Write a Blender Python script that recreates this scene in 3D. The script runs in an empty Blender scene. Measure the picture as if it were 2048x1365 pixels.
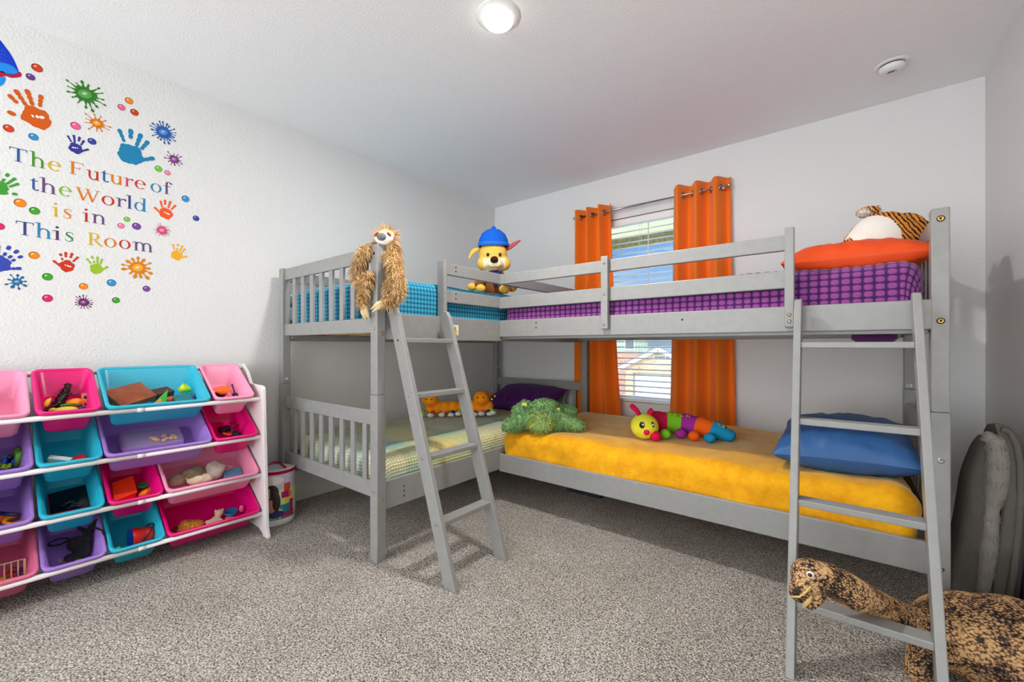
import bpy, bmesh, math, random
import numpy as np
from mathutils import Vector, Matrix, noise as mnoise

random.seed(11); np.random.seed(11)
S = bpy.context.scene
COL = S.collection
PI = math.pi

# ------------------------------------------------------------------ camera
F_PX, YAW, YH, XC = 843.806, 0.672942, 692.706, 1024.0
CAM = (2.84703, -3.28896, 1.01732)
cd = bpy.data.cameras.new('camera'); cam = bpy.data.objects.new('camera', cd); COL.objects.link(cam)
cam.location = CAM; cam.rotation_euler = (PI/2, 0, YAW)
cd.sensor_width = 36.0; cd.lens = F_PX/2048*36; cd.shift_y = (YH-682.5)/2048
cd.clip_start = 0.02; cd.clip_end = 400
S.camera = cam

# ------------------------------------------------------------------ colour management
S.view_settings.view_transform = 'Standard'; S.view_settings.look = 'None'
S.view_settings.gamma = 1.0; S.view_settings.use_curve_mapping = False
EXPO = 0.26
S.view_settings.exposure = EXPO

# ------------------------------------------------------------------ world: blue sky with cloud towards the window, added white fill light behind
def lin(c):
    c = [x/255.0 for x in c[:3]]
    return tuple([(x/12.92 if x <= 0.04045 else ((x+0.055)/1.055)**2.4) for x in c]) + (1.0,)
WORLD_STRENGTH = 3.9
HIGH_SKY = 7.0      # high sky out of view, boosted to push more light through the window
w = bpy.data.worlds.new('sky'); S.world = w; w.use_nodes = True
nt = w.node_tree; nt.nodes.clear()
def N(tree, typ, **kw):
    n = tree.nodes.new(typ)
    for k, v in kw.items():
        if k.startswith('i_'):
            n.inputs[k[2:].replace('_', ' ')].default_value = v
        else: setattr(n, k, v)
    return n
out = N(nt, 'ShaderNodeOutputWorld'); bg = N(nt, 'ShaderNodeBackground'); bg.inputs['Strength'].default_value = WORLD_STRENGTH
tc = N(nt, 'ShaderNodeTexCoord'); sx = N(nt, 'ShaderNodeSeparateXYZ'); nt.links.new(tc.outputs['Generated'], sx.inputs[0])
mp = N(nt, 'ShaderNodeMapping'); mp.inputs['Scale'].default_value = (1.6, 1.6, 7.0); nt.links.new(tc.outputs['Generated'], mp.inputs[0])
nz = N(nt, 'ShaderNodeTexNoise'); nz.inputs['Scale'].default_value = 2.6; nz.inputs['Detail'].default_value = 7; nz.inputs['Distortion'].default_value = 0.6
nt.links.new(mp.outputs[0], nz.inputs['Vector'])
cr = N(nt, 'ShaderNodeValToRGB'); cr.color_ramp.elements[0].position = 0.46; cr.color_ramp.elements[1].position = 0.66
def sky(c): return tuple(x/WORLD_STRENGTH/2**EXPO for x in lin(c)[:3])+(1,)
cr.color_ramp.elements[0].color = sky((128, 184, 246)); cr.color_ramp.elements[1].color = sky((230, 242, 253))
nt.links.new(nz.outputs['Fac'], cr.inputs['Fac'])
hz = N(nt, 'ShaderNodeValToRGB'); hz.color_ramp.elements[0].position = 0.02; hz.color_ramp.elements[1].position = 0.20
hz.color_ramp.elements[0].color = (1, 1, 1, 1); hz.color_ramp.elements[1].color = (0, 0, 0, 1)
nt.links.new(sx.outputs['Z'], hz.inputs['Fac'])
m1 = N(nt, 'ShaderNodeMix', data_type='RGBA'); nt.links.new(hz.outputs['Color'], m1.inputs['Factor'])
nt.links.new(cr.outputs['Color'], m1.inputs['A']); m1.inputs['B'].default_value = sky((218, 236, 251))
bk = N(nt, 'ShaderNodeValToRGB'); bk.color_ramp.elements[0].position = 0.5; bk.color_ramp.elements[1].position = 0.62
bk.color_ramp.elements[0].color = (1, 1, 1, 1); bk.color_ramp.elements[1].color = (0, 0, 0, 1)
ad = N(nt, 'ShaderNodeMath', operation='MULTIPLY_ADD'); ad.inputs[1].default_value = 0.5; ad.inputs[2].default_value = 0.5
nt.links.new(sx.outputs['Y'], ad.inputs[0]); nt.links.new(ad.outputs[0], bk.inputs['Fac'])
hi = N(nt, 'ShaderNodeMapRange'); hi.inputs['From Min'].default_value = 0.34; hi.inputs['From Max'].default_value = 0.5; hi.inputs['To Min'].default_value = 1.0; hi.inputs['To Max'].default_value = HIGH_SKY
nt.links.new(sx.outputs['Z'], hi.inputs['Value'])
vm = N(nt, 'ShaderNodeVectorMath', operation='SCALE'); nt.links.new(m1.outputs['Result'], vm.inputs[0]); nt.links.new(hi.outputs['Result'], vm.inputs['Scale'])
m2 = N(nt, 'ShaderNodeMix', data_type='RGBA'); nt.links.new(bk.outputs['Color'], m2.inputs['Factor'])
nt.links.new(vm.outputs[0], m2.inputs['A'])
rg = N(nt, 'ShaderNodeValToRGB'); rg.color_ramp.elements[0].position = 0.2; rg.color_ramp.elements[1].position = 0.68      # rear fill added to light the room, brighter from below for the ceiling
rg.color_ramp.elements[0].color = (0.94, 0.975, 1.0, 1); rg.color_ramp.elements[1].color = (0.40, 0.43, 0.46, 1)
az = N(nt, 'ShaderNodeMath', operation='MULTIPLY_ADD'); az.inputs[1].default_value = 0.5; az.inputs[2].default_value = 0.5
nt.links.new(sx.outputs['Z'], az.inputs[0]); nt.links.new(az.outputs[0], rg.inputs['Fac'])
vs2 = N(nt, 'ShaderNodeVectorMath', operation='SCALE'); vs2.inputs['Scale'].default_value = 1.7; nt.links.new(rg.outputs['Color'], vs2.inputs[0]); nt.links.new(vs2.outputs[0], m2.inputs['B'])
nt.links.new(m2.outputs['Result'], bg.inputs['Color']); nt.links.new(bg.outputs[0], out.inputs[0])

LAMP_STRENGTH = 640.0

# ------------------------------------------------------------------ pixel -> point helper (a ray through the photo met with a real plane)
_Fv = Vector((-math.sin(YAW), math.cos(YAW), 0)); _Rv = Vector((math.cos(YAW), math.sin(YAW), 0)); _Cv = Vector(CAM)
def ray(u, v): return _Fv + _Rv*((u-XC)/F_PX) + Vector((0, 0, 1))*((YH-v)/F_PX)
def hit(u, v, ax, val):
    d = ray(u, v); t = (val-_Cv[ax])/d[ax]; return _Cv + d*t
def hitp(u, v, p0, n):
    d = ray(u, v); n = Vector(n); t = (Vector(p0)-_Cv).dot(n)/d.dot(n); return _Cv + d*t

# ------------------------------------------------------------------ materials
MATS = {}
def mat(name, col, rough=0.55, spec=0.4, bump=None, var=None, metal=0.0, sheen=0.0, coat=0.0, emit=None, coord='Object', sub=0.0):
    """procedural principled material; bump=(scale,strength), var=(scale,colour2,lo,hi)"""
    if name in MATS: return MATS[name]
    m = bpy.data.materials.new(name); m.use_nodes = True; t = m.node_tree
    b = t.nodes['Principled BSDF']
    b.inputs['Base Color'].default_value = lin(col); b.inputs['Roughness'].default_value = rough
    b.inputs['Specular IOR Level'].default_value = spec; b.inputs['Metallic'].default_value = metal
    if sheen: b.inputs['Sheen Weight'].default_value = sheen; b.inputs['Sheen Roughness'].default_value = 0.4
    if coat: b.inputs['Coat Weight'].default_value = coat; b.inputs['Coat Roughness'].default_value = 0.08
    if sub: b.inputs['Subsurface Weight'].default_value = sub; b.inputs['Subsurface Radius'].default_value = (0.01, 0.01, 0.01)
    if emit: b.inputs['Emission Color'].default_value = lin(emit[0]); b.inputs['Emission Strength'].default_value = emit[1]
    co = N(t, 'ShaderNodeTexCoord')
    if var:
        n = N(t, 'ShaderNodeTexNoise'); n.inputs['Scale'].default_value = var[0]; n.inputs['Detail'].default_value = 4
        t.links.new(co.outputs[coord], n.inputs['Vector'])
        r = N(t, 'ShaderNodeValToRGB'); r.color_ramp.elements[0].position = var[2]; r.color_ramp.elements[1].position = var[3]
        r.color_ramp.elements[0].color = lin(col); r.color_ramp.elements[1].color = lin(var[1])
        t.links.new(n.outputs['Fac'], r.inputs['Fac']); t.links.new(r.outputs['Color'], b.inputs['Base Color'])
    if bump:
        n = N(t, 'ShaderNodeTexNoise'); n.inputs['Scale'].default_value = bump[0]; n.inputs['Detail'].default_value = 3
        t.links.new(co.outputs[coord], n.inputs['Vector'])
        bp = N(t, 'ShaderNodeBump'); bp.inputs['Strength'].default_value = bump[1]; bp.inputs['Distance'].default_value = 0.01
        t.links.new(n.outputs['Fac'], bp.inputs['Height']); t.links.new(bp.outputs['Normal'], b.inputs['Normal'])
    MATS[name] = m; return m
def plastic(name, col, rough=0.32): return mat(name, col, rough, 0.5)
def cloth(name, col, **k):
    k.setdefault('rough', 0.9); k.setdefault('spec', 0.15); k.setdefault('bump', (220, 0.25)); return mat(name, col, **k)

# ------------------------------------------------------------------ mesh builder
WM = {}     # world matrix of every parentable object
class MB:
    def __init__(s): s.v = []; s.f = []; s.m = []; s.s = []; s.uv = None
    def add(s, vs, fs, mi=0, smooth=False):
        o = len(s.v); s.v += [tuple(p) for p in vs]
        for i, f in enumerate(fs):
            s.f.append(tuple(a+o for a in f)); s.m.append(mi if isinstance(mi, int) else mi[i]); s.s.append(smooth)
        return s
    def box(s, x0, x1, y0, y1, z0, z1, mi=0):
        v = [(x, y, z) for z in (z0, z1) for y in (y0, y1) for x in (x0, x1)]
        return s.add(v, [(0,2,3,1),(4,5,7,6),(0,1,5,4),(2,6,7,3),(0,4,6,2),(1,3,7,5)], mi)
    def obox(s, M, sx, sy, sz, mi=0):
        v = [M @ Vector((x*sx/2, y*sy/2, z*sz/2)) for z in (-1, 1) for y in (-1, 1) for x in (-1, 1)]
        return s.add(v, [(0,2,3,1),(4,5,7,6),(0,1,5,4),(2,6,7,3),(0,4,6,2),(1,3,7,5)], mi)
    def tube(s, pts, r, n=8, mi=0, smooth=True, caps=True, closed=False):
        pts = [Vector(p) for p in pts]; k = len(pts)
        rs = r if hasattr(r, '__len__') else [r]*k
        up = None; rings = []
        for i in range(k):
            if closed: t = pts[(i+1) % k]-pts[i-1]
            else: t = pts[min(i+1, k-1)]-pts[max(i-1, 0)]
            t.normalize()
            if up is None:
                a = Vector((0, 0, 1)) if abs(t.z) < .9 else Vector((1, 0, 0)); up = t.cross(a).normalized()
            up = (up - t*up.dot(t)).normalized(); b = t.cross(up)
            rings.append([pts[i]+(up*math.cos(2*PI*j/n)+b*math.sin(2*PI*j/n))*rs[i] for j in range(n)])
        vs = [p for rg in rings for p in rg]; fs = []
        for i in range(k if closed else k-1):
            a, c = i*n, ((i+1) % k)*n
            for j in range(n): fs.append((a+j, a+(j+1) % n, c+(j+1) % n, c+j))
        if caps and not closed: fs += [tuple(range(n))[::-1], tuple((k-1)*n+j for j in range(n))]
        return s.add(vs, fs, mi, smooth)
    def lathe(s, prof, M=None, n=24, mi=0, smooth=True, a0=0, a1=2*PI):
        M = M or Matrix(); full = abs(a1-a0-2*PI) < 1e-6; c = n if full else n+1; vs = []; fs = []
        for r, z in prof:
            for j in range(c):
                a = a0+(a1-a0)*j/n; vs.append(M @ Vector((r*math.cos(a), r*math.sin(a), z)))
        for i in range(len(prof)-1):
            for j in range(n):
                q = (i*c+j, i*c+(j+1) % c, (i+1)*c+(j+1) % c, (i+1)*c+j); fs.append(q)
        mm = mi if isinstance(mi, int) else [mi[i] for i in range(len(prof)-1) for j in range(n)]
        return s.add(vs, fs, mm, smooth)
    def ell(s, c, r, R=None, n=16, mi=0):
        if not hasattr(r, '__len__'): r = (r, r, r)
        M = Matrix.Translation(Vector(c)) @ (R.to_4x4() if R else Matrix()) @ Matrix.Diagonal((r[0], r[1], r[2], 1))
        k = max(6, n//2)
        return s.lathe([(max(math.sin(PI*i/k), 1e-4), -math.cos(PI*i/k)) for i in range(k+1)], M, n, mi)
    def prism(s, poly, fr, d, mi=0):
        """polygon (2D) in frame fr=(origin,ux,uy), extruded by d along ux x uy"""
        o, ux, uy = [Vector(a) for a in fr]; nn = ux.cross(uy).normalized(); n = len(poly)
        a = [o+ux*x+uy*y for x, y in poly]; b = [p+nn*d for p in a]
        return s.add(a+b, [tuple(range(n))[::-1], tuple(range(n, 2*n))]+[(i, (i+1) % n, n+(i+1) % n, n+i) for i in range(n)], mi)
    def merge(s, o, mi=0):
        k = len(s.v); s.v += o.v; s.f += [tuple(a+k for a in f) for f in o.f]; s.m += [x+mi for x in o.m]; s.s += o.s; return s
    def xf(s, M):
        s.v = [tuple(M @ Vector(p)) for p in s.v]; return s
    def build(s, name, mats, parent=None, bevel=0.0, seg=2, local=False, solid=0.0, sub=0):
        if not isinstance(mats, (list, tuple)): mats = [mats]
        V = np.array(s.v, dtype=float)
        if parent is not None:
            Wp = WM[parent]
            if not local:
                I = np.array(Wp.inverted()); V = V @ I[:3, :3].T + I[:3, 3]
            org = Vector((0, 0, 0))
        else:
            lo, hi = V.min(0), V.max(0); org = Vector(((lo[0]+hi[0])/2, (lo[1]+hi[1])/2, lo[2])); V = V-np.array(org); Wp = Matrix.Translation(org)
        me = bpy.data.meshes.new(name); me.from_pydata(V.tolist(), [], s.f)
        for m in mats: me.materials.append(m)
        me.polygons.foreach_set('material_index', s.m); me.polygons.foreach_set('use_smooth', s.s)
        if s.uv is not None:
            ul = me.uv_layers.new(name='UVMap'); li = np.zeros(len(me.loops), dtype=int); me.loops.foreach_get('vertex_index', li)
            ul.data.foreach_set('uv', np.array(s.uv)[li].ravel())
        me.validate(); me.update()
        o = bpy.data.objects.new(name, me); COL.objects.link(o)
        if parent is not None: o.parent = parent
        else: o.location = org
        WM[o] = Wp
        if solid:
            md = o.modifiers.new('solid', 'SOLIDIFY'); md.thickness = solid; md.offset = 0
        if bevel:
            md = o.modifiers.new('bevel', 'BEVEL'); md.width = bevel; md.segments = seg; md.limit_method = 'ANGLE'; md.angle_limit = math.radians(40)
        if sub:
            md = o.modifiers.new('sub', 'SUBSURF'); md.levels = sub; md.render_levels = sub
        return o
def tag(o, label, cat, group=None, kind=None):
    o['label'] = label; o['category'] = cat
    if group: o['group'] = group
    if kind: o['kind'] = kind
    return o
def struct(o): o['kind'] = 'structure'; return o
def thing(name, label, cat, loc=(0, 0, 0), M=None, group=None):
    o = bpy.data.objects.new(name, None); COL.objects.link(o); o.empty_display_size = 0.05
    Mw = M if M is not None else Matrix.Translation(Vector(loc))
    o.matrix_world = Mw; WM[o] = Mw.copy()
    return tag(o, label, cat, group)
def Rz(a): return Matrix.Rotation(a, 3, 'Z')
def frame(o, x, y, z=None):
    """4x4 with columns x,y,z (orthonormalised) at o"""
    x = Vector(x).normalized(); y = Vector(y); y = (y-x*y.dot(x)).normalized(); z = x.cross(y)
    return Matrix(((x.x, y.x, z.x, o[0]), (x.y, y.y, z.y, o[1]), (x.z, y.z, z.z, o[2]), (0, 0, 0, 1)))

# organic bodies: ellipsoids and tapered capsules fused into one skin
def caps(m, p0, r0, p1, r1, n=16):
    p0, p1 = Vector(p0), Vector(p1); d = p1-p0; L = d.length; q = d.to_track_quat('Z', 'Y').to_matrix().to_4x4()
    M = Matrix.Translation(p0) @ q; pr = []
    for i in range(6): a = PI/2*(1-i/5); pr.append((max(r0*math.cos(a), 1e-4), -r0*math.sin(a)))
    for i in range(6): a = PI/2*i/5; pr.append((max(r1*math.cos(a), 1e-4), L+r1*math.sin(a)))
    m.lathe(pr, M, n)
def blob(prims, voxel=0.008, it=6):
    m = MB()
    for p in prims:
        if p[0] == 'e': m.ell(p[1], p[2], p[3] if len(p) > 3 else None, 20)
        elif p[0] == 'c': caps(m, *p[1:])
        elif p[0] == 'p':
            pts, rs = p[1], p[2]
            for i in range(len(pts)-1): caps(m, pts[i], rs[i], pts[i+1], rs[i+1])
    me = bpy.data.meshes.new('tmp'); me.from_pydata(m.v, [], m.f); me.update()
    o = bpy.data.objects.new('tmp', me); COL.objects.link(o)
    md = o.modifiers.new('r', 'REMESH'); md.mode = 'VOXEL'; md.voxel_size = voxel
    md = o.modifiers.new('s', 'SMOOTH'); md.factor = 0.5; md.iterations = it
    dg = bpy.context.evaluated_depsgraph_get(); ev = o.evaluated_get(dg).to_mesh()
    r = MB(); r.add([tuple(v.co) for v in ev.vertices], [tuple(p.vertices) for p in ev.polygons], 0, True)
    o.evaluated_get(dg).to_mesh_clear(); bpy.data.objects.remove(o); bpy.data.meshes.remove(me)
    return r
def paint(m, fn):
    V = m.v
    for i, f in enumerate(m.f):
        c = Vector((0, 0, 0))
        for a in f: c += Vector(V[a])
        m.m[i] = fn(c/len(f), m.m[i])
    return m
def fur(m, n, length, width, grav=0.4, mi=0, keep=None, jit=0.5, down=Vector((0, 0, -1)), nf=None, curl=0.0, src=None):
    """tapered strands grown from the faces of m (added to the same mesh)"""
    src = src or m
    V = [Vector(p) for p in src.v]; fs = list(src.f); ar = []; nrm = []
    for f in fs:
        a, b, c = V[f[0]], V[f[1]], V[f[2]]; x = (b-a).cross(c-a); A = x.length
        if len(f) > 3: A += (c-a).cross(V[f[3]]-a).length
        ar.append(A); nrm.append(x.normalized() if x.length > 0 else Vector((0, 0, 1)))
    cum = np.cumsum(ar); tot = cum[-1]; rr = np.random.rand(n)*tot; idx = np.searchsorted(cum, rr)
    vs = []; ff = []; mm = []
    for i in idx:
        i = min(int(i), len(fs)-1); f = fs[i]; wts = np.random.rand(len(f)); wts /= wts.sum()
        p = Vector((0, 0, 0))
        for k, a in enumerate(f): p += V[a]*float(wts[k])
        if keep and not keep(p, nrm[i]): continue
        d = nrm[i]+Vector(np.random.randn(3).tolist())*jit*0.5
        if nf: d = d+nf(p)
        d.normalize(); L = length*(0.6+0.7*random.random()); sd = d.cross(Vector(np.random.randn(3).tolist())).normalized()
        p1 = p+d*L*0.5+down*L*grav*0.15; d2 = (d+down*grav*1.6+Vector(np.random.randn(3).tolist())*curl).normalized(); p2 = p1+d2*L*0.55
        o = len(vs); w_ = width*(0.6+0.8*random.random())
        vs += [p-sd*w_-d*0.002, p+sd*w_-d*0.002, p1+sd*w_*0.75, p1-sd*w_*0.75, p2]; ff += [(o, o+1, o+2, o+3), (o+3, o+2, o+4)]
        k = mi(p) if callable(mi) else mi; mm += [k, k]
    m.add(vs, ff, mm, True); return m

# soft goods
def hfn(x, y, sc, seed=0.0): return mnoise.noise(Vector((x*sc+seed, y*sc-seed, seed*0.37)))
def quilt(x0, x1, y0, y1, zt, zb, r=0.05, step=0.012, waffle=None, bumpn=0.006, seed=1.0, extra=None):
    """blanket drawn over a mattress: rounded box surface with hanging sides, waffle relief in real geometry"""
    ix0, ix1, iy0, iy1 = x0+r, x1-r, y0+r, y1-r; drop = r*PI/2+(zt-r-zb)
    ns = max(2, int((ix1-ix0+2*drop)/step)); nt_ = max(2, int((iy1-iy0+2*drop)/step)); m = MB(); uv = []
    vs = []
    for j in range(nt_+1):
        t = iy0-drop+(iy1-iy0+2*drop)*j/nt_
        for i in range(ns+1):
            s = ix0-drop+(ix1-ix0+2*drop)*i/ns
            cx, cy = min(max(s, ix0), ix1), min(max(t, iy0), iy1); ex, ey = s-cx, t-cy; e = math.hypot(ex, ey)
            if e > 1e-9: dx, dy = ex/e, ey/e
            else: dx = dy = 0.0
            if e > drop: e2 = drop
            else: e2 = e
            th = min(e2/r, PI/2); ov = max(0.0, e2-r*PI/2)
            nx, ny, nz_ = dx*math.sin(th), dy*math.sin(th), math.cos(th)
            p = [cx+dx*r*math.sin(th), cy+dy*r*math.sin(th), zt-r*(1-math.cos(th))-ov]
            h = bumpn*(hfn(s, t, 3.1, seed)+0.5*hfn(s, t, 8.0, seed+3)) if bumpn else 0
            if waffle: h += waffle[2]*(abs(math.sin(PI*s/waffle[0]))*abs(math.sin(PI*t/waffle[1])))**0.8
            if extra: h += extra(s, t, ov)
            vs.append((p[0]+nx*h, p[1]+ny*h, p[2]+nz_*h)); uv.append((s, t))
    fs = [(j*(ns+1)+i, j*(ns+1)+i+1, (j+1)*(ns+1)+i+1, (j+1)*(ns+1)+i) for j in range(nt_) for i in range(ns)]
    m.add(vs, fs, 0, True); m.uv = uv
    k = len(m.v); m.v += [(x0+.01, y0+.01, zb), (x1-.01, y0+.01, zb), (x1-.01, y1-.01, zb), (x0+.01, y1-.01, zb)]; m.uv = uv+[(0, 0)]*4
    m.f.append((k+3, k+2, k+1, k)); m.m.append(0); m.s.append(False)
    return m
def pillow(c, w_, d_, h_, M=None, n=44, seed=0.0, wr=0.006, p=2.4, q=0.55):
    """stuffed pillow, seam all round, corners pulled out; local x=w, y=d, z=h, flat-ish underside"""
    m = MB(); M = M or Matrix(); T = Matrix.Translation(Vector(c)) @ M
    for sgn in (1, -1):
        vs = []
        for j in range(n+1):
            for i in range(n+1):
                u, v = -1+2*i/n, -1+2*j/n; u2, v2 = math.sin(u*PI/2)*.35+u*.65, math.sin(v*PI/2)*.35+v*.65
                g = ((1-abs(u2)**p)*(1-abs(v2)**p)); z = max(g, 0)**q*h_*(0.5 if sgn > 0 else 0.5)
                pinch = 1-0.07*(1-abs(v2)**2)*abs(u2)**6; pv = 1-0.07*(1-abs(u2)**2)*abs(v2)**6
                ed = max(abs(u2), abs(v2)); wrk = wr*(mnoise.noise(Vector((u2*7+seed, v2*2.5, seed)))*(.3+ed) + .8*mnoise.noise(Vector((u2*2, v2*9+seed, seed+5)))*ed**3)*max(g, 0)**.3
                vs.append(T @ Vector((u2*w_/2*pinch, v2*d_/2*pv, sgn*z+wrk*sgn)))
        fs = [(j*(n+1)+i, j*(n+1)+i+1, (j+1)*(n+1)+i+1, (j+1)*(n+1)+i) for j in range(n) for i in range(n)]
        if sgn < 0: fs = [f[::-1] for f in fs]
        m.add(vs, fs, 0, True)
    return m
# ================================================================== room shell
W, H, YB = 3.4107, 2.44, -6.2
def noise_wall(name, col, sc, st):
    return mat(name, col, 0.9, 0.15, bump=(sc, st))
m_wall = noise_wall('wall_paint', (226, 225, 223), 95, 0.3)
m_ceil = noise_wall('ceiling_paint', (247, 247, 246), 110, 0.22)
m_trim = mat('trim_paint', (226, 224, 220), 0.5, 0.35)
def carpet_mat():
    m = bpy.data.materials.new('carpet'); m.use_nodes = True; t = m.node_tree; b = t.nodes['Principled BSDF']
    b.inputs['Roughness'].default_value = 0.97; b.inputs['Specular IOR Level'].default_value = 0.08
    co = N(t, 'ShaderNodeTexCoord')
    n1 = N(t, 'ShaderNodeTexNoise'); n1.inputs['Scale'].default_value = 165; n1.inputs['Detail'].default_value = 3; n1.inputs['Roughness'].default_value = 0.65
    n2 = N(t, 'ShaderNodeTexNoise'); n2.inputs['Scale'].default_value = 3.2; n2.inputs['Detail'].default_value = 3
    vo = N(t, 'ShaderNodeTexVoronoi'); vo.inputs['Scale'].default_value = 150
    for n in (n1, n2, vo): t.links.new(co.outputs['Object'], n.inputs['Vector'])
    r = N(t, 'ShaderNodeValToRGB'); e = r.color_ramp.elements; e[0].position = 0.36; e[1].position = 0.62
    e[0].color = lin((96, 87, 80)); e[1].color = lin((250, 243, 232)); x = r.color_ramp.elements.new(0.5); x.color = lin((200, 191, 180))
    t.links.new(n1.outputs['Fac'], r.inputs['Fac'])
    r2 = N(t, 'ShaderNodeValToRGB'); r2.color_ramp.elements[0].position = 0.35; r2.color_ramp.elements[1].position = 0.65
    r2.color_ramp.elements[0].color = (0.86, 0.85, 0.84, 1); r2.color_ramp.elements[1].color = (1, 1, 1, 1); t.links.new(n2.outputs['Fac'], r2.inputs['Fac'])
    mx = N(t, 'ShaderNodeMix', data_type='RGBA', blend_type='MULTIPLY'); mx.inputs['Factor'].default_value = 1
    t.links.new(r.outputs['Color'], mx.inputs['A']); t.links.new(r2.outputs['Color'], mx.inputs['B']); t.links.new(mx.outputs['Result'], b.inputs['Base Color'])
    ad = N(t, 'ShaderNodeMath', operation='ADD'); t.links.new(n1.outputs['Fac'], ad.inputs[0]); t.links.new(vo.outputs['Distance'], ad.inputs[1])
    bp = N(t, 'ShaderNodeBump'); bp.inputs['Strength'].default_value = 0.9; bp.inputs['Distance'].default_value = 0.012
    t.links.new(ad.outputs[0], bp.inputs['Height']); t.links.new(bp.outputs['Normal'], b.inputs['Normal'])
    return m
struct(MB().box(-.1, W+.1, YB, .1, -.08, 0).build('floor', carpet_mat()))
struct(MB().box(-.1, W+.1, YB, .25, H, H+.1).build('ceiling', m_ceil))
struct(MB().box(-.1, 0, YB, .25, 0, H).build('wall_left', m_wall))
struct(MB().box(W, W+.1, YB, .25, 0, H).build('wall_right', m_wall))
WX0, WX1, WZ0, WZ1 = 1.125, 2.045, 0.562, 2.075       # window opening
b = MB(); b.box(0, WX0, 0, .14, 0, H); b.box(WX1, W, 0, .14, 0, H); b.box(WX0, WX1, 0, .14, 0, WZ0); b.box(WX0, WX1, 0, .14, WZ1, H)
struct(b.build('wall_back', m_wall))
def baseboard(name, p0, p1, nrm):
    p0, p1, nrm = Vector(p0), Vector(p1), Vector(nrm)
    prof = [(0, 0), (.014, 0), (.014, .058), (.011, .066), (.011, .074), (.004, .084), (0, .084)]
    m = MB(); m.prism(prof, (p0, nrm, (0, 0, 1)), (p1-p0).length)
    return struct(m.build(name, m_trim))
baseboard('baseboard_left', (0.0, -.016, 0), (0.0, YB, 0), (1, 0, 0))
baseboard('baseboard_back', (W-.016, 0, 0), (0.016, 0, 0), (0, -1, 0))
baseboard('baseboard_right', (W, YB, 0), (W, -.0, 0), (-1, 0, 0))

# ------------------------------------------------------------------ window
m_vinyl = mat('white_vinyl', (236, 236, 234), 0.35, 0.4)
def glass_mat():
    m = bpy.data.materials.new('window_glass'); m.use_nodes = True; t = m.node_tree; t.nodes.clear()
    o = N(t, 'ShaderNodeOutputMaterial'); tr = N(t, 'ShaderNodeBsdfTransparent'); gl = N(t, 'ShaderNodeBsdfGlossy'); gl.inputs['Roughness'].default_value = 0.02
    tr.inputs['Color'].default_value = (.96, .98, .97, 1); fr = N(t, 'ShaderNodeFresnel'); fr.inputs['IOR'].default_value = 1.35
    mx = N(t, 'ShaderNodeMixShader'); t.links.new(fr.outputs[0], mx.inputs[0]); t.links.new(tr.outputs[0], mx.inputs[1]); t.links.new(gl.outputs[0], mx.inputs[2])
    t.links.new(mx.outputs[0], o.inputs[0]); return m
win = thing('window_1', 'white framed single hung window behind the orange curtains', 'window', ((WX0+WX1)/2, .1, WZ0)); struct(win)
b = MB(); fy0, fy1 = .085, .13
b.box(WX0, WX1, fy0, fy1, WZ0, WZ0+.04); b.box(WX0, WX1, fy0, fy1, WZ1-.04, WZ1); b.box(WX0, WX0+.04, fy0, fy1, WZ0, WZ1); b.box(WX1-.04, WX1, fy0, fy1, WZ0, WZ1)
b.box(WX0+.04, WX1-.04, fy0+.005, fy1-.005, 1.29, 1.33); b.build('window_frame', m_vinyl, win, bevel=.003)
MB().box(WX0+.04, WX1-.04, .105, .109, WZ0+.04, WZ1-.04).build('window_pane', glass_mat(), win)

# blind: headrail, open slats, bottom rail, cords
m_slat = mat('blind_white', (240, 240, 236), 0.4, 0.4)
bl = thing('window_blind', 'white slatted blind with open slats inside the window recess', 'blind', ((WX0+WX1)/2, .045, WZ0+.01))
bx0, bx1 = WX0+.012, WX1-.012
b = MB(); b.box(bx0, bx1, .012, .07, 2.018, 2.07); b.build('head_rail', m_slat, bl, bevel=.003)
b = MB(); z = .645
while z < 2.0:
    M = Matrix.Translation((0, .042, z)) @ Matrix.Rotation(math.radians(7), 4, 'X')
    vs = []
    for i in range(6):
        y = -.025+.05*i/5; cz = .003*(1-(y/.025)**2)
        vs += [M @ Vector((bx0, y, cz)), M @ Vector((bx1, y, cz))]
    b.add(vs, [(2*i, 2*i+1, 2*i+3, 2*i+2) for i in range(5)], 0, True); z += .0455
b.build('slats', m_slat, bl, solid=.0028)
MB().box(bx0, bx1, .004, .066, .5645, .590).build('bottom_rail', m_slat, bl, bevel=.004)
b = MB()
for x in (bx0+.12, (bx0+bx1)/2-.06, bx1-.12):
    b.tube([(x, .016, .6), (x, .016, 2.02)], .0012, 5); b.tube([(x, .068, .6), (x, .068, 2.02)], .0012, 5)
b.build('ladder_cord', m_slat, bl)
b = MB(); b.tube([((bx0+bx1)/2+.02, .006, 2.0), ((bx0+bx1)/2+.02, .005, 1.35)], .004, 6); b.build('tilt_wand', m_slat, bl)

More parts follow.
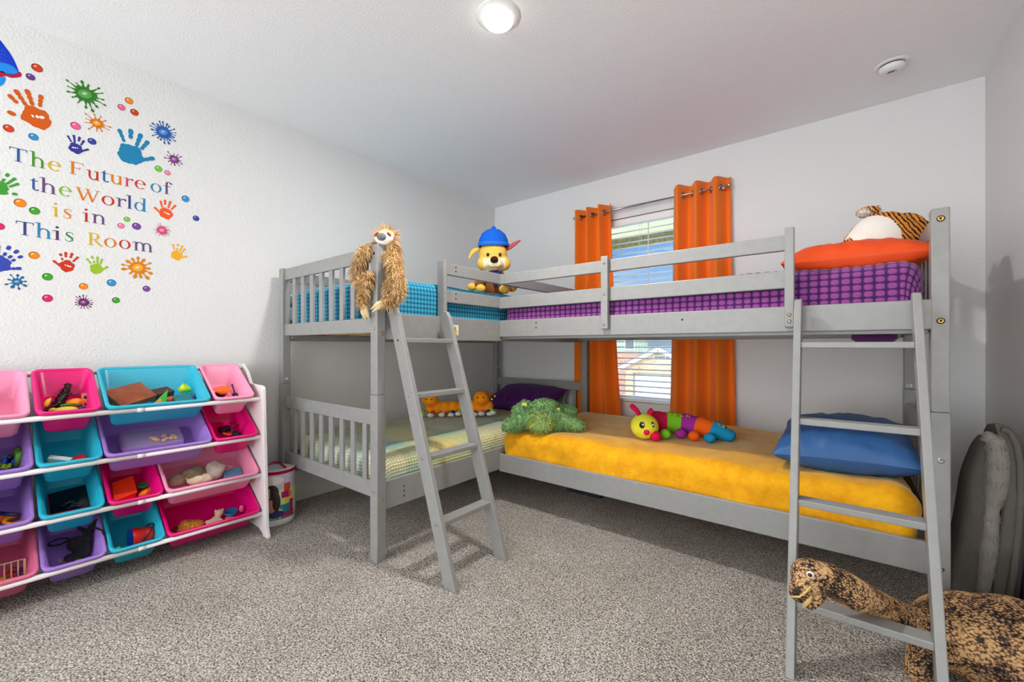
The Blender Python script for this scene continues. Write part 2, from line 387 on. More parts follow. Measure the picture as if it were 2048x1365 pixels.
# ------------------------------------------------------------------ curtain rod and two curtains
m_steel = mat('brushed_steel', (176, 176, 178), 0.28, 0.5, metal=1.0)
RZ, RY = 2.135, -.062
rod = thing('curtain_rod', 'thin brushed steel curtain rod above the window', 'curtain rod', ((1.0+2.18)/2, RY, RZ-.02))
MB().tube([(.985, RY, RZ), (1.6, RY, RZ)], .0085, 12).build('rod', m_steel, rod)
MB().tube([(1.55, RY, RZ), (2.19, RY, RZ)], .0068, 12).build('rod', m_steel, rod)
for x in (.975, 2.2): MB().ell((x, RY, RZ), (.017, .013, .013)).build('finial', m_steel, rod)
for x in (1.012, 2.165):
    b = MB(); b.box(x-.008, x+.008, RY-.004, 0.0005, RZ-.018, RZ-.010); b.box(x-.012, x+.012, -.006, -.0002, RZ-.05, RZ+.03); b.build('bracket', m_steel, rod)
def curtain_mat():
    m = bpy.data.materials.new('orange_curtain'); m.use_nodes = True; t = m.node_tree; b = t.nodes['Principled BSDF']
    b.inputs['Base Color'].default_value = lin((247, 124, 18)); b.inputs['Roughness'].default_value = 0.75; b.inputs['Specular IOR Level'].default_value = 0.25
    b.inputs['Sheen Weight'].default_value = 0.2
    tl = N(t, 'ShaderNodeBsdfTranslucent'); tl.inputs['Color'].default_value = lin((250, 96, 14)); mx = N(t, 'ShaderNodeMixShader'); mx.inputs[0].default_value = 0.05
    o = t.nodes['Material Output']; t.links.new(b.outputs[0], mx.inputs[1]); t.links.new(tl.outputs[0], mx.inputs[2]); t.links.new(mx.outputs[0], o.inputs[0])
    co = N(t, 'ShaderNodeTexCoord'); n = N(t, 'ShaderNodeTexNoise'); n.inputs['Scale'].default_value = 9; n.inputs['Detail'].default_value = 4
    t.links.new(co.outputs['Object'], n.inputs['Vector']); bp = N(t, 'ShaderNodeBump'); bp.inputs['Strength'].default_value = 0.25; bp.inputs['Distance'].default_value = .02
    t.links.new(n.outputs['Fac'], bp.inputs['Height']); t.links.new(bp.outputs['Normal'], b.inputs['Normal']); return m
m_curt = curtain_mat()
def curtain(name, label, xt0, xt1, xb0, xb1, zt, zb, folds, ph, seed):
    t = thing(name, label, 'curtain', ((xb0+xb1)/2, RY, zb)); m = MB(); n, k = 110, 60; vs = []
    for j in range(k+1):
        f = j/k; z = zt+(zb-zt)*f; x0 = xt0+(xb0-xt0)*f**1.3; x1 = xt1+(xb1-xt1)*f**1.3
        for i in range(n+1):
            s = i/n; a = 2*PI*(folds*s)+ph; amp = .050*(1-.15*f)
            sn = math.sin(a); sq = math.copysign(abs(sn)**.75, sn)
            y = RY+amp*sn*(1+.15*math.sin(s*17+seed))+.008*f*hfn(s*3, z, 1.5, seed); x = x0+(x1-x0)*s+-.006*math.cos(a)*(1-.2*f)*math.sin(PI*min(1, max(0, s*1.0)))**.3+.006*f*hfn(z, s, 2, seed)
            y = min(y, -.006)
            if x < 1.15 and z < 1.52: y = max(y, -.066)
            vs.append((x, y, z+.006*math.sin(a+1)*(1 if j == 0 else 0)))
    m.add(vs, [(j*(n+1)+i, j*(n+1)+i+1, (j+1)*(n+1)+i+1, (j+1)*(n+1)+i) for j in range(k) for i in range(n)], 0, True)
    m.build('fabric_panel', m_curt, t, solid=.0022)
    i = 0
    kk = math.ceil((ph)/PI)
    for q in range(0, int(folds*2)+2):
        a = (kk+q)*PI; s = (a-ph)/(2*PI*folds)
        if 0.03 < s < .97:
            x = xt0+(xt1-xt0)*s; ang = PI/2 if True else 0
            dirx = Vector((.35, (1 if math.cos(a) > 0 else -1), 0)).normalized(); zz = Vector((0, 0, 1)); ax = dirx
            pts = [Vector((x, RY, RZ-.004))+(ax*math.cos(b_)+zz*math.sin(b_))*.021 for b_ in [2*PI*c/20 for c in range(20)]]
            MB().tube(pts, .0042, 8, closed=True).build('grommet', m_steel, t)
    return t
curtain('curtain', 'orange grommet curtain left of the window, partly behind a bunk post', .972, 1.325, .95, 1.43, 2.192, .30, 3.25, 2.4, 1.3)
curtain('curtain', 'orange grommet curtain right of the window above the caterpillar plush tail', 1.822, 2.205, 1.79, 2.245, 2.205, .28, 3.0, 2.8, 4.1)

# ------------------------------------------------------------------ ceiling light and smoke detector
LX, LY = 1.668, -1.905
lt = thing('ceiling_light', 'round white disc downlight glowing on the ceiling', 'ceiling light', (LX, LY, H-.05))
ML = Matrix.Translation((LX, LY, H))
MB().lathe([(.060, -.020), (.066, -.016), (.078, -.010), (.091, -.005), (.096, -.002), (.096, 0)], ML, 40).build('trim_ring', m_vinyl, lt)
MB().lathe([(.0601, -.0285), (.0615, -.027), (.0615, -.0185)], ML, 40).build('lens_rim', mat('lamp_rim', (250, 248, 244), .4, emit=((255, 246, 232), 9.0)), lt)
MB().lathe([(.0001, -.031), (.02, -.031), (.045, -.0302), (.060, -.0285)], ML, 40).build('lens', mat('lamp_lens', (255, 250, 242), .4, emit=((255, 252, 249), LAMP_STRENGTH)), lt)
sd = thing('smoke_detector', 'round white smoke detector on the ceiling near the right wall', 'smoke detector', (3.019, -.425, H-.04))
MS = Matrix.Translation((3.019, -.425, H))
MB().lathe([(.0001, -.006), (.055, -.006), (.068, -.005), (.07, 0)], MS, 36).build('base_plate', m_vinyl, sd)
b = MB(); b.lathe([(.0001, -.038), (.03, -.0375), (.043, -.034), (.051, -.024), (.054, -.013), (.052, -.012), (.0001, -.012)], MS, 36); b.build('cover', m_vinyl, sd)
b = MB(); md_dark = mat('dark_slot', (38, 36, 36), .6)
b.lathe([(.0505, -.0125), (.0505, -.0065)], MS, 36); 
for i in range(5): b.obox(Matrix.Translation((3.006+.0055*i, -.432, H-.0382)) @ Matrix.Rotation(.5, 4, 'Z'), .0022, .018, .002)
b.obox(Matrix.Translation((3.038, -.428, H-.0375)), .003, .005, .003); b.build('vent_slots', md_dark, sd)
MB().ell((3.046, -.418, H-.034), (.009, .009, .003)).build('test_button', mat('grey_button', (196, 196, 194), .4), sd)

# ------------------------------------------------------------------ outside the window
m_brick = None
def brick_mat():
    m = bpy.data.materials.new('tan_brick'); m.use_nodes = True; t = m.node_tree; b = t.nodes['Principled BSDF']; b.inputs['Roughness'].default_value = .9
    co = N(t, 'ShaderNodeTexCoord'); mp = N(t, 'ShaderNodeMapping'); mp.inputs['Rotation'].default_value = (PI/2, 0, 0); br = N(t, 'ShaderNodeTexBrick')
    br.inputs['Scale'].default_value = 4.0; br.inputs['Color1'].default_value = lin((206, 176, 138)); br.inputs['Color2'].default_value = lin((168, 128, 96)); br.inputs['Mortar'].default_value = lin((205, 196, 182))
    br.inputs['Bias'].default_value = -.3; t.links.new(co.outputs['Object'], mp.inputs[0]); t.links.new(mp.outputs[0], br.inputs['Vector']); t.links.new(br.outputs['Color'], b.inputs['Base Color']); return m
m_brick = brick_mat(); m_roof = mat('grey_shingle', (108, 116, 122), .9, bump=(30, .5)); m_siding = mat('green_grey_siding', (150, 164, 150), .8)
m_white = mat('white_paint', (240, 240, 238), .6); m_dark = mat('dark_glass', (52, 76, 78), .1, .6)
hs = thing('house', 'tan brick house with white garage door across the street', 'house', (-3.0, 18.5, -3.0))
GX0, GX1, PK = -5.87, -1.98, (-3.926, .96)
b = MB(); b.prism([(GX0+.25, -3), (GX1-.25, -3), (GX1-.25, .0), (PK[0], .86), (GX0+.25, .0)], ((0, 16.2, 0), (1, 0, 0), (0, 0, 1)), -5.5); b.build('wall', m_brick, hs)
for sgn, gx in ((-1, GX0), (1, GX1)):
    ux = Vector((gx-PK[0], 0, .0-PK[1])); L = ux.length; b = MB()
    M = frame((0, 0, 0), ux, (0, 1, 0)); M.translation = Vector((PK[0], 18.6, PK[1]))+ux*.5
    b.obox(M, L, 5.4, .12); b.build('roof_slope', m_roof, hs)
    b = MB(); M2 = M.copy(); M2.translation = Vector((PK[0], 15.88, PK[1]-.09))+ux*.5; b.obox(M2, L, .06, .16); b.build('fascia_board', m_white, hs)
b = MB(); b.box(-5.1, -2.7, 16.12, 16.19, -2.6, -.36)
b.build('garage_door', mat('garage_white', (236, 240, 244), .5), hs)
b = MB(); b.box(-5.2, -5.1, 16.10, 16.19, -2.6, -.30, 0); b.box(-5.2, -2.6, 16.10, 16.19, -.36, -.27, 0); b.build('door_frame', mat('grey_wood', (128, 124, 116), .8), hs)
b = MB(); b.box(-4.22, -3.1, 16.1, 16.19, .36, .58); o = b.build('window', m_white, hs)
b = MB(); b.box(-4.17, -3.68, 16.08, 16.1, .4, .55); b.box(-3.64, -3.15, 16.08, 16.1, .4, .55); b.build('pane', m_dark, o)
h2 = thing('house', 'grey green sided two storey house behind the brick one', 'house', (-8, 24, -3))
b = MB(); b.box(-14, -6.7, 22, 28, 0.62, 4.2); b.build('wall', m_siding, h2)
b = MB(); b.box(-14, -6.7, 21.98, 28, -3, .62); b.build('brick_base', mat('red_brick', (196, 158, 140), .9, var=(14, (176, 120, 104), .4, .6)), h2)
o = MB().box(-8.2, -7.5, 21.93, 21.99, .78, 2.4).build('window', m_white, h2); MB().box(-8.12, -7.58, 21.9, 21.93, .86, 2.35).build('pane', m_dark, o)
b = MB(); b.prism([(-6.5, 1.1), (-6.5, 1.6), (-8.6, 3.9), (-8.6, 3.4)], ((0, 21.6, 0), (1, 0, 0), (0, 0, 1)), -6); b.build('roof_slope', m_roof, h2)
car = thing('car', 'silver car parked on the driveway outside the window', 'car', (-3.2, 13.6, -2.85))
b = blob([('e', (-3.2, 13.6, -2.2), (2.2, .85, .42)), ('e', (-3.0, 13.6, -1.7), (1.2, .72, .5)), ('e', (-4.3, 13.6, -2.05), (1.0, .8, .25))], .08, 4); b.build('body', mat('silver_car', (196, 202, 208), .25, .5), car)
b = MB()
for x in (-4.5, -1.9):
    for y in (12.85, 14.35): b.tube([(x, y-.1, -2.5), (x, y+.1, -2.5)], .33, 18)
b.build('tyres', mat('tyre', (30, 30, 30), .9), car)
MB().ell((-3.0, 13.58, -1.62), (1.14, .745, .36)).build('glass', m_dark, car)
def leaves(name, label, c, r, n, cols):
    m = MB(); rng = random.Random(5)
    for i in range(n):
        d = Vector((rng.gauss(0, 1), rng.gauss(0, 1), rng.gauss(0, 1))).normalized()*(rng.random()**.35); p = Vector(c)+Vector((d.x*r[0], d.y*r[1], d.z*r[2]))
        a = Vector((rng.gauss(0, 1), rng.gauss(0, 1), rng.gauss(0, 1))).normalized()*.28; q = a.cross(Vector((rng.random(), rng.random(), rng.random()))).normalized()*.17
        m.add([p-a, p+q, p+a, p-q], [(0, 1, 2, 3)], rng.randrange(len(cols)))
    t = thing(name, label, 'tree', (c[0], c[1], -3)); m.build('foliage', cols, t)
    MB().tube([(c[0], c[1], -3), (c[0], c[1], c[2])], .18, 8).build('trunk', mat('bark', (96, 80, 66), .9), t); return t
leaves('tree', 'leafy green tree beyond the brick house roof', (-6.5, 32, 2.2), (3.4, 2.4, 2.2), 1500, [mat('leaf_a', (92, 140, 84), .7), mat('leaf_b', (130, 172, 116), .7), mat('leaf_c', (60, 104, 62), .7)])
struct(MB().box(-60, 60, .6, 90, -3.2, -3.0).build('ground', mat('concrete_drive', (206, 204, 198), .9, bump=(5, .2))))
ev = MB(); ev.box(-.5, 4, .16, .62, 2.075, 2.115, 0); ev.box(-.5, 4, .60, .63, 1.975, 2.12, 1)
struct(ev.build('trim_1', [mat('soffit', (206, 204, 168), .7), mat('fascia', (112, 116, 84), .8, var=(30, (150, 140, 110), .4, .6))]))
struct(MB().box(-.6, 4.1, .14, .62, 2.44, 2.5).build('trim_2', m_roof))
# ================================================================== L-shaped bunk bed
def wood_mat():
    m = bpy.data.materials.new('grey_painted_wood'); m.use_nodes = True; t = m.node_tree; b = t.nodes['Principled BSDF']
    b.inputs['Roughness'].default_value = .38; b.inputs['Specular IOR Level'].default_value = .4
    co = N(t, 'ShaderNodeTexCoord'); n = N(t, 'ShaderNodeTexNoise'); n.inputs['Scale'].default_value = 26; n.inputs['Detail'].default_value = 5; t.links.new(co.outputs['Object'], n.inputs['Vector'])
    r = N(t, 'ShaderNodeValToRGB'); r.color_ramp.elements[0].position = .3; r.color_ramp.elements[1].position = .7
    r.color_ramp.elements[0].color = lin((143, 142, 139)); r.color_ramp.elements[1].color = lin((150, 149, 146)); t.links.new(n.outputs['Fac'], r.inputs['Fac']); t.links.new(r.outputs['Color'], b.inputs['Base Color'])
    return m
m_wood = wood_mat(); m_hole = mat('dark_hole', (34, 32, 30), .8); m_brass = mat('brass_bolt', (206, 168, 96), .3, metal=1.0); m_pine = mat('pine_slat', (216, 176, 122), .6, var=(8, (196, 152, 100), .4, .6))
bed = thing('bunk_bed', 'grey painted L-shaped double bunk bed filling the corner', 'bunk bed', (1.1, -1.1, 0))
BV = .004
def part(name, x0, x1, y0, y1, z0, z1, m=None, bv=BV): return MB().box(x0, x1, y0, y1, z0, z1).build(name, m or m_wood, bed, bevel=bv)
ZT, ZJ = 1.498, .787
def post(x0, x1, y0, y1):
    b = MB(); b.box(x0-.0015, x1+.0015, y0-.0015, y1+.0015, 0, ZJ-.0012); b.box(x0, x1, y0, y1, ZJ, ZT); b.box(x0+.006, x1-.006, y0+.006, y1-.006, ZJ-.01, ZJ+.01)
    return b.build('post', m_wood, bed, bevel=.0035)
LX0, LX1, LXa, LXb = .075, .13, 1.07, 1.125            # left bunk, post faces
LYn0, LYn1, LYf0, LYf1 = -2.14, -2.094, -.12, -.074
for x0, x1 in ((LX0, LX1), (LXa, LXb)):
    post(x0, x1, LYn0, LYn1); post(x0, x1, LYf0, LYf1)
EX0, EX1 = 3.074, 3.121
post(EX0, EX1, -1.2185, -1.159); post(EX0+.008, EX1+.008, -.20, -.14)
SL = [(.222, .261), (.329, .369), (.438, .478), (.544, .582), (.651, .69), (.76, .797), (.867, .903), (.975, 1.011)]
for y0, y1 in ((-2.128, -2.106), (-.108, -.086)):      # end panels of the left bunk
    for z0, z1 in ((1.424, 1.494), (1.08, 1.153), (.638, .71), (.292, .37)): part('end_rail', LX1-.003, LXa+.003, y0, y1, z0, z1)
    for a, c in SL:
        part('slat', a, c, y0+.004, y1-.004, 1.153, 1.424, bv=.002); part('slat', a, c, y0+.004, y1-.004, .37, .638, bv=.002)
for z0, z1 in ((1.424, 1.494), (1.075, 1.153), (.638, .71), (.292, .37)): part('end_rail', 3.088, 3.11, -1.162, -.197, z0, z1)
for i in range(8):
    y = -1.08+.115*i; part('slat', 3.092, 3.106, y-.019, y+.019, 1.153, 1.424, bv=.002); part('slat', 3.092, 3.106, y-.019, y+.019, .37, .638, bv=.002)
# side rails: the left bunk's run wall to foot, the right bunk's butt against them
RXa, RXb = 1.066, 1.09
for z0, z1 in ((1.048, 1.18), (.222, .36)):
    part('side_rail', RXa, RXb, LYn1-.002, LYf0+.002, z0, z1); part('side_rail', .09, .112, LYn1-.002, LYf0+.002, z0, z1)
RYa, RYb = -1.2165, -1.193
for z0, z1 in ((1.076, 1.182), (.212, .326)):
    part('side_rail', RXb, EX0+.004, RYa, RYb, z0, z1); part('side_rail', RXb, EX0+.01, -.178, -.156, z0-.012, z1-.01)
for z0, z1 in ((1.418, 1.484), (1.262, 1.333)):
    part('guard_rail', RXa, RXb, -1.70, LYf0+.002, z0, z1); part('guard_rail', .085, .105, LYn1-.002, LYf0+.002, z0, z1)
    part('guard_rail', RXb, 2.66, RYa, RYb, z0-(.004 if z0 > 1.4 else .005), z1-(.006 if z0 > 1.4 else .002))
part('guard_post', 1.072, 1.126, -1.724, -1.699, 1.06, 1.49)
part('guard_post', 2.642, 2.676, -1.244, -1.217, 1.094, 1.502); part('guard_post', 1.818, 1.858, -1.244, -1.217, 1.108, 1.494)
for zz in (1.062, .238):
    part('slat_ledger', 1.095, 3.07, -1.193, -1.165, zz+.0, zz+.026); part('slat_ledger', 1.095, 3.07, -.208, -.178, zz+.0, zz+.026)
    part('slat_ledger', 1.04, 1.066, -2.09, -.12, zz+.0, zz+.026); part('slat_ledger', .112, .138, -2.09, -.12, zz+.0, zz+.026)
    for i in range(13): x = 1.16+i*.152; part('support_slat', x, x+.07, -1.19, -.18, zz+.0262, zz+.040, m_pine, .002)
    for i in range(12): y = -2.02+i*.16; part('support_slat', .114, 1.064, y, y+.07, zz+.0262, zz+.040, m_pine, .002)
def bolt(p, ax, r=.0075, m=None):
    d = Vector([(1 if i == abs(ax)-1 else 0)*(1 if ax > 0 else -1) for i in range(3)]); p = Vector(p); q = d.to_track_quat('Z', 'Y').to_matrix().to_4x4()
    b = MB(); b.lathe([(r*1.25, -.002), (r*1.25, .0004), (r, .0006), (r, .0022), (r*.35, .0026), (r*.34, .0008), (.0001, .0008)], Matrix.Translation(p) @ q, 14, [1, 1, 0, 0, 0, 1])
    b.build('bolt', [m or m_brass, m_hole], bed)
for z in (1.455, 1.31, 1.165, 1.10, .33, .285): bolt((1.1, -2.14, z) if z < 1.3 else (1.1, -2.14, z), -2, .0055, None if z in (1.165, 1.10, .33, .285) else m_hole)
for z in (1.44, 1.077, .565, .292): bolt((1.125, -2.112, z), 1, .0065)
for z in (1.475, 1.36, 1.19, 1.15): bolt((.1, -2.14, z), -2, .005)
for z in (1.46, 1.105, .62, .245): bolt((3.098, -1.2185, z), -2, .009, m_brass if z > .7 else m_steel)
for z, mm in ((1.145, m_brass), (1.118, m_steel)): bolt((2.659, -1.244, z), -2, .006, mm)
for z in (1.455, 1.29, 1.13): bolt((1.838, -1.244, z), -2, .005, m_steel)
def holes(pts, ax):
    for p in pts: bolt(p, ax, .0035, m_hole)
holes([(1.09, -1.96, z) for z in (.31, .285, .26)], 1); holes([(1.09, -1.985, z) for z in (1.168, 1.155)], 1)
holes([(1.38, -1.2165, z) for z in (1.157, 1.128)], -2); holes([(2.23, -1.2165, 1.143)], -2)
holes([(1.09, -1.6, z) for z in (1.468, 1.445, 1.316, 1.288)], 1)
for x in (1.25, 1.42, 1.6, 1.78, 1.98, 2.2, 2.42, 2.64, 2.86): bolt((x, -.178, 1.079), -2, .003, m_hole)
m_paper = mat('label_paper', (238, 238, 234), .5); m_ink = mat('label_ink', (40, 40, 42), .6); m_warn = mat('warning_yellow', (246, 204, 30), .5)
def plate(name, fr, w_, h_, shapes, mats):
    o, ux, uy = [Vector(a) for a in fr]; nn = ux.cross(uy).normalized(); b = MB()
    b.add([o, o+ux*w_, o+ux*w_+uy*h_, o+uy*h_], [(0, 1, 2, 3)], 0)
    for k, poly, mi in shapes: b.add([o+ux*x*w_+uy*y*h_+nn*.0003*k for x, y in poly], [tuple(range(len(poly)))], mi)
    return b.build(name, mats, bed)
plate('warning_label', ((1.0908, -1.632, 1.08), (0, 1, 0), (0, 0, 1)), .052, .058,
      [(1, [(.12, .3), (.88, .3), (.5, .95)], 1), (2, [(.46, .5), (.54, .5), (.56, .8), (.44, .8)], 2), (2, [(.46, .38), (.54, .38), (.54, .45), (.46, .45)], 2), (1, [(.15, .06), (.85, .06), (.85, .25), (.15, .25)], 1)], [m_paper, m_warn, m_ink])
for fr in (((.1305, -2.128, .81), (0, 1, 0), (0, 0, 1)), ((3.093, -.2005, .80), (1, 0, 0), (0, 0, 1)), ((.1302, -.11, .80), (0, 1, 0), (0, 0, 1))):
    plate('part_label', fr, .02, .012, [(1, [(.2, .2), (.32, .2), (.32, .8), (.2, .8)], 1), (1, [(.32, .2), (.48, .2), (.48, .8), (.32, .8)], 1), (1, [(.6, .2), (.72, .2), (.72, .8), (.6, .8)], 1)], [m_paper, m_ink])

# ------------------------------------------------------------------ two ladders
def ladder(label, org, ux, uw, width, skew=0.0, SLP=.334, zs=(.262, .53, .80, 1.055)):
    """org: foot of the first rail's outer lower-back corner; ux: horizontal direction from foot to bed; uw: along the rungs"""
    t = thing('ladder', label, 'ladder', org); ux, uw = Vector(ux), Vector(uw); up = Vector((0, 0, 1)); o = Vector(org)
    def P(a, w_, z): return o + ux*(z*SLP+a) + uw*(w_+skew*z) + up*z
    for w0 in (0, width-.024):
        b = MB(); D = .07; vs = []
        prof = [(0, 0), (D, 0)] + [(D, 1.16), (D*.8, 1.19), (D*.5, 1.205), (D*.15, 1.20), (0, 1.17)]
        a = [P(x, w0, z) for x, z in prof]; c = [P(x, w0+.024, z) for x, z in prof]; n = len(prof)
        b.add(a+c, [tuple(range(n)), tuple(range(n, 2*n))[::-1]]+[(i, n+i, n+(i+1) % n, (i+1) % n) for i in range(n)])
        bmr = b.build('rail', m_wood, t, bevel=.003)
        for z in [q_-.011 for q_ in zs]:
            bb = MB(); side = -1 if w0 == 0 else 1; q = (uw*side).to_track_quat('Z', 'Y').to_matrix().to_4x4()
            bb.lathe([(.005, 0), (.005, .002), (.002, .002), (.0001, .001)], Matrix.Translation(P(.035, 0 if w0 == 0 else width, z)) @ q, 10); bb.build('bolt', m_hole if z > .9 else m_steel, t)
    for z in zs:
        b = MB(); v = []
        for w_ in (.023, width-.023):
            for dz in (0, -.022):
                for a in (.006, .066): p = P(a, w_, z); v.append((p.x, p.y, z+dz))
        b.add(v, [(0, 1, 5, 4), (2, 6, 7, 3), (0, 4, 6, 2), (1, 3, 7, 5), (0, 2, 3, 1), (4, 5, 7, 6)]); b.build('rung', m_wood, t, bevel=.003)
    return t
ladder('grey wooden ladder leaning on the left bunk beside the foot post', (1.586, -2.08, 0), (-1, 0, 0), (0, 1, 0), .35)
ladder('grey wooden ladder leaning on the right bunk, dinosaur head poking through', (2.695, -1.7555, 0), (0, 1, 0), (1, 0, 0), .362, -.012, .38, (.205, .495, .757, 1.032))

# ------------------------------------------------------------------ blankets
def weave_mat(name, c1, c2, sx_, sy_, sheen=.2):
    """two-tone waffle: high cells c1, grooves c2 (mostly shade, painted in as colour), over UVs in metres"""
    m = bpy.data.materials.new(name); m.use_nodes = True; t = m.node_tree; b = t.nodes['Principled BSDF']; b.inputs['Roughness'].default_value = .92; b.inputs['Specular IOR Level'].default_value = .1
    b.inputs['Sheen Weight'].default_value = sheen
    uvn = N(t, 'ShaderNodeUVMap'); sp = N(t, 'ShaderNodeSeparateXYZ'); t.links.new(uvn.outputs[0], sp.inputs[0]); ab = []
    for k, sc in (('X', sx_), ('Y', sy_)):
        a = N(t, 'ShaderNodeMath', operation='MULTIPLY'); a.inputs[1].default_value = PI/sc; t.links.new(sp.outputs[k], a.inputs[0])
        s = N(t, 'ShaderNodeMath', operation='SINE'); t.links.new(a.outputs[0], s.inputs[0]); c = N(t, 'ShaderNodeMath', operation='ABSOLUTE'); t.links.new(s.outputs[0], c.inputs[0]); ab.append(c)
    mu = N(t, 'ShaderNodeMath', operation='MULTIPLY'); t.links.new(ab[0].outputs[0], mu.inputs[0]); t.links.new(ab[1].outputs[0], mu.inputs[1])
    r = N(t, 'ShaderNodeValToRGB'); r.color_ramp.elements[0].position = .12; r.color_ramp.elements[1].position = .55; r.color_ramp.elements[0].color = lin(c2); r.color_ramp.elements[1].color = lin(c1)  # shade between the raised cells painted into the base colour
    t.links.new(mu.outputs[0], r.inputs['Fac']); t.links.new(r.outputs['Color'], b.inputs['Base Color'])
    co = N(t, 'ShaderNodeTexCoord'); n = N(t, 'ShaderNodeTexNoise'); n.inputs['Scale'].default_value = 300; t.links.new(co.outputs['Object'], n.inputs['Vector'])
    bp = N(t, 'ShaderNodeBump'); bp.inputs['Strength'].default_value = .4; bp.inputs['Distance'].default_value = .004; t.links.new(n.outputs['Fac'], bp.inputs['Height']); t.links.new(bp.outputs['Normal'], b.inputs['Normal'])
    return m
b = quilt(.15, 1.055, -2.075, -.13, 1.362, 1.106, .05, .0075, (.024, .022, .006), .006, 1.0)
tag(b.build('blanket', weave_mat('teal_waffle', (60, 168, 192), (14, 92, 138), .024, .022)), 'teal waffle blanket on the upper left bunk', 'blanket')
b = quilt(1.10, 3.06, -1.186, -.19, 1.338, 1.106, .06, .009, (.034, .027, .007), .009, 7.0)
b.ell((2.93, -1.0, 1.055), (.075, .05, .035), None, 14); b.uv += [(2.0+.01*i, .3) for i in range(len(b.v)-len(b.uv))]
tag(b.build('blanket', weave_mat('purple_waffle', (142, 72, 136), (64, 30, 84), .034, .027)), 'chunky purple waffle blanket on the upper right bunk', 'blanket')
def plaid_mat():
    m = bpy.data.materials.new('pastel_check_waffle'); m.use_nodes = True; t = m.node_tree; b = t.nodes['Principled BSDF']; b.inputs['Roughness'].default_value = .92; b.inputs['Specular IOR Level'].default_value = .1
    uvn = N(t, 'ShaderNodeUVMap'); sp = N(t, 'ShaderNodeSeparateXYZ'); t.links.new(uvn.outputs[0], sp.inputs[0]); cols = []
    def ramp(sock, mul, off, stops):
        a = N(t, 'ShaderNodeMath', operation='MULTIPLY_ADD'); a.inputs[1].default_value = mul; a.inputs[2].default_value = off; t.links.new(sock, a.inputs[0])
        f = N(t, 'ShaderNodeMath', operation='FRACT'); t.links.new(a.outputs[0], f.inputs[0]); r = N(t, 'ShaderNodeValToRGB'); e = r.color_ramp.elements
        e[0].position = stops[0][0]; e[0].color = lin(stops[0][1]); e[1].position = stops[-1][0]; e[1].color = lin(stops[-1][1])
        for p, c in stops[1:-1]: q = e.new(p); q.color = lin(c)
        t.links.new(f.outputs[0], r.inputs['Fac']); return r.outputs['Color']
    st = [(0, (226, 232, 206)), (.28, (232, 236, 214)), (.31, (160, 196, 186)), (.42, (176, 208, 200)), (.45, (236, 226, 160)), (.66, (240, 222, 140)), (.69, (202, 220, 170)), (.8, (190, 214, 176)), (.83, (226, 232, 206)), (1, (226, 232, 206))]
    ca = ramp(sp.outputs['X'], 1.25, .30, st); cb = ramp(sp.outputs['Y'], 1.0, .22, st)
    mx = N(t, 'ShaderNodeMix', data_type='RGBA'); mx.inputs['Factor'].default_value = .5; t.links.new(ca, mx.inputs['A']); t.links.new(cb, mx.inputs['B'])
    ab = []
    for k, sc in (('X', .017), ('Y', .017)):
        a = N(t, 'ShaderNodeMath', operation='MULTIPLY'); a.inputs[1].default_value = PI/sc; t.links.new(sp.outputs[k], a.inputs[0])
        s = N(t, 'ShaderNodeMath', operation='SINE'); t.links.new(a.outputs[0], s.inputs[0]); c = N(t, 'ShaderNodeMath', operation='ABSOLUTE'); t.links.new(s.outputs[0], c.inputs[0]); ab.append(c)
    mu = N(t, 'ShaderNodeMath', operation='MULTIPLY'); t.links.new(ab[0].outputs[0], mu.inputs[0]); t.links.new(ab[1].outputs[0], mu.inputs[1])
    r = N(t, 'ShaderNodeValToRGB'); r.color_ramp.elements[0].position = .05; r.color_ramp.elements[1].position = .4; r.color_ramp.elements[0].color = (.74, .74, .71, 1); r.color_ramp.elements[1].color = (1, 1, 1, 1); t.links.new(mu.outputs[0], r.inputs['Fac'])
    m3 = N(t, 'ShaderNodeMix', data_type='RGBA', blend_type='MULTIPLY'); m3.inputs['Factor'].default_value = 1; t.links.new(mx.outputs['Result'], m3.inputs['A']); t.links.new(r.outputs['Color'], m3.inputs['B']); t.links.new(m3.outputs['Result'], b.inputs['Base Color'])
    bp = N(t, 'ShaderNodeBump'); bp.inputs['Strength'].default_value = .8; bp.inputs['Distance'].default_value = .006; t.links.new(mu.outputs[0], bp.inputs['Height']); t.links.new(bp.outputs['Normal'], b.inputs['Normal'])
    return m
b = quilt(.15, 1.062, -2.07, -.13, .46, .282, .06, .02, None, .010, 3.0)
tag(b.build('blanket', plaid_mat()), 'pale green and yellow checked waffle blanket on the lower left bunk', 'blanket')
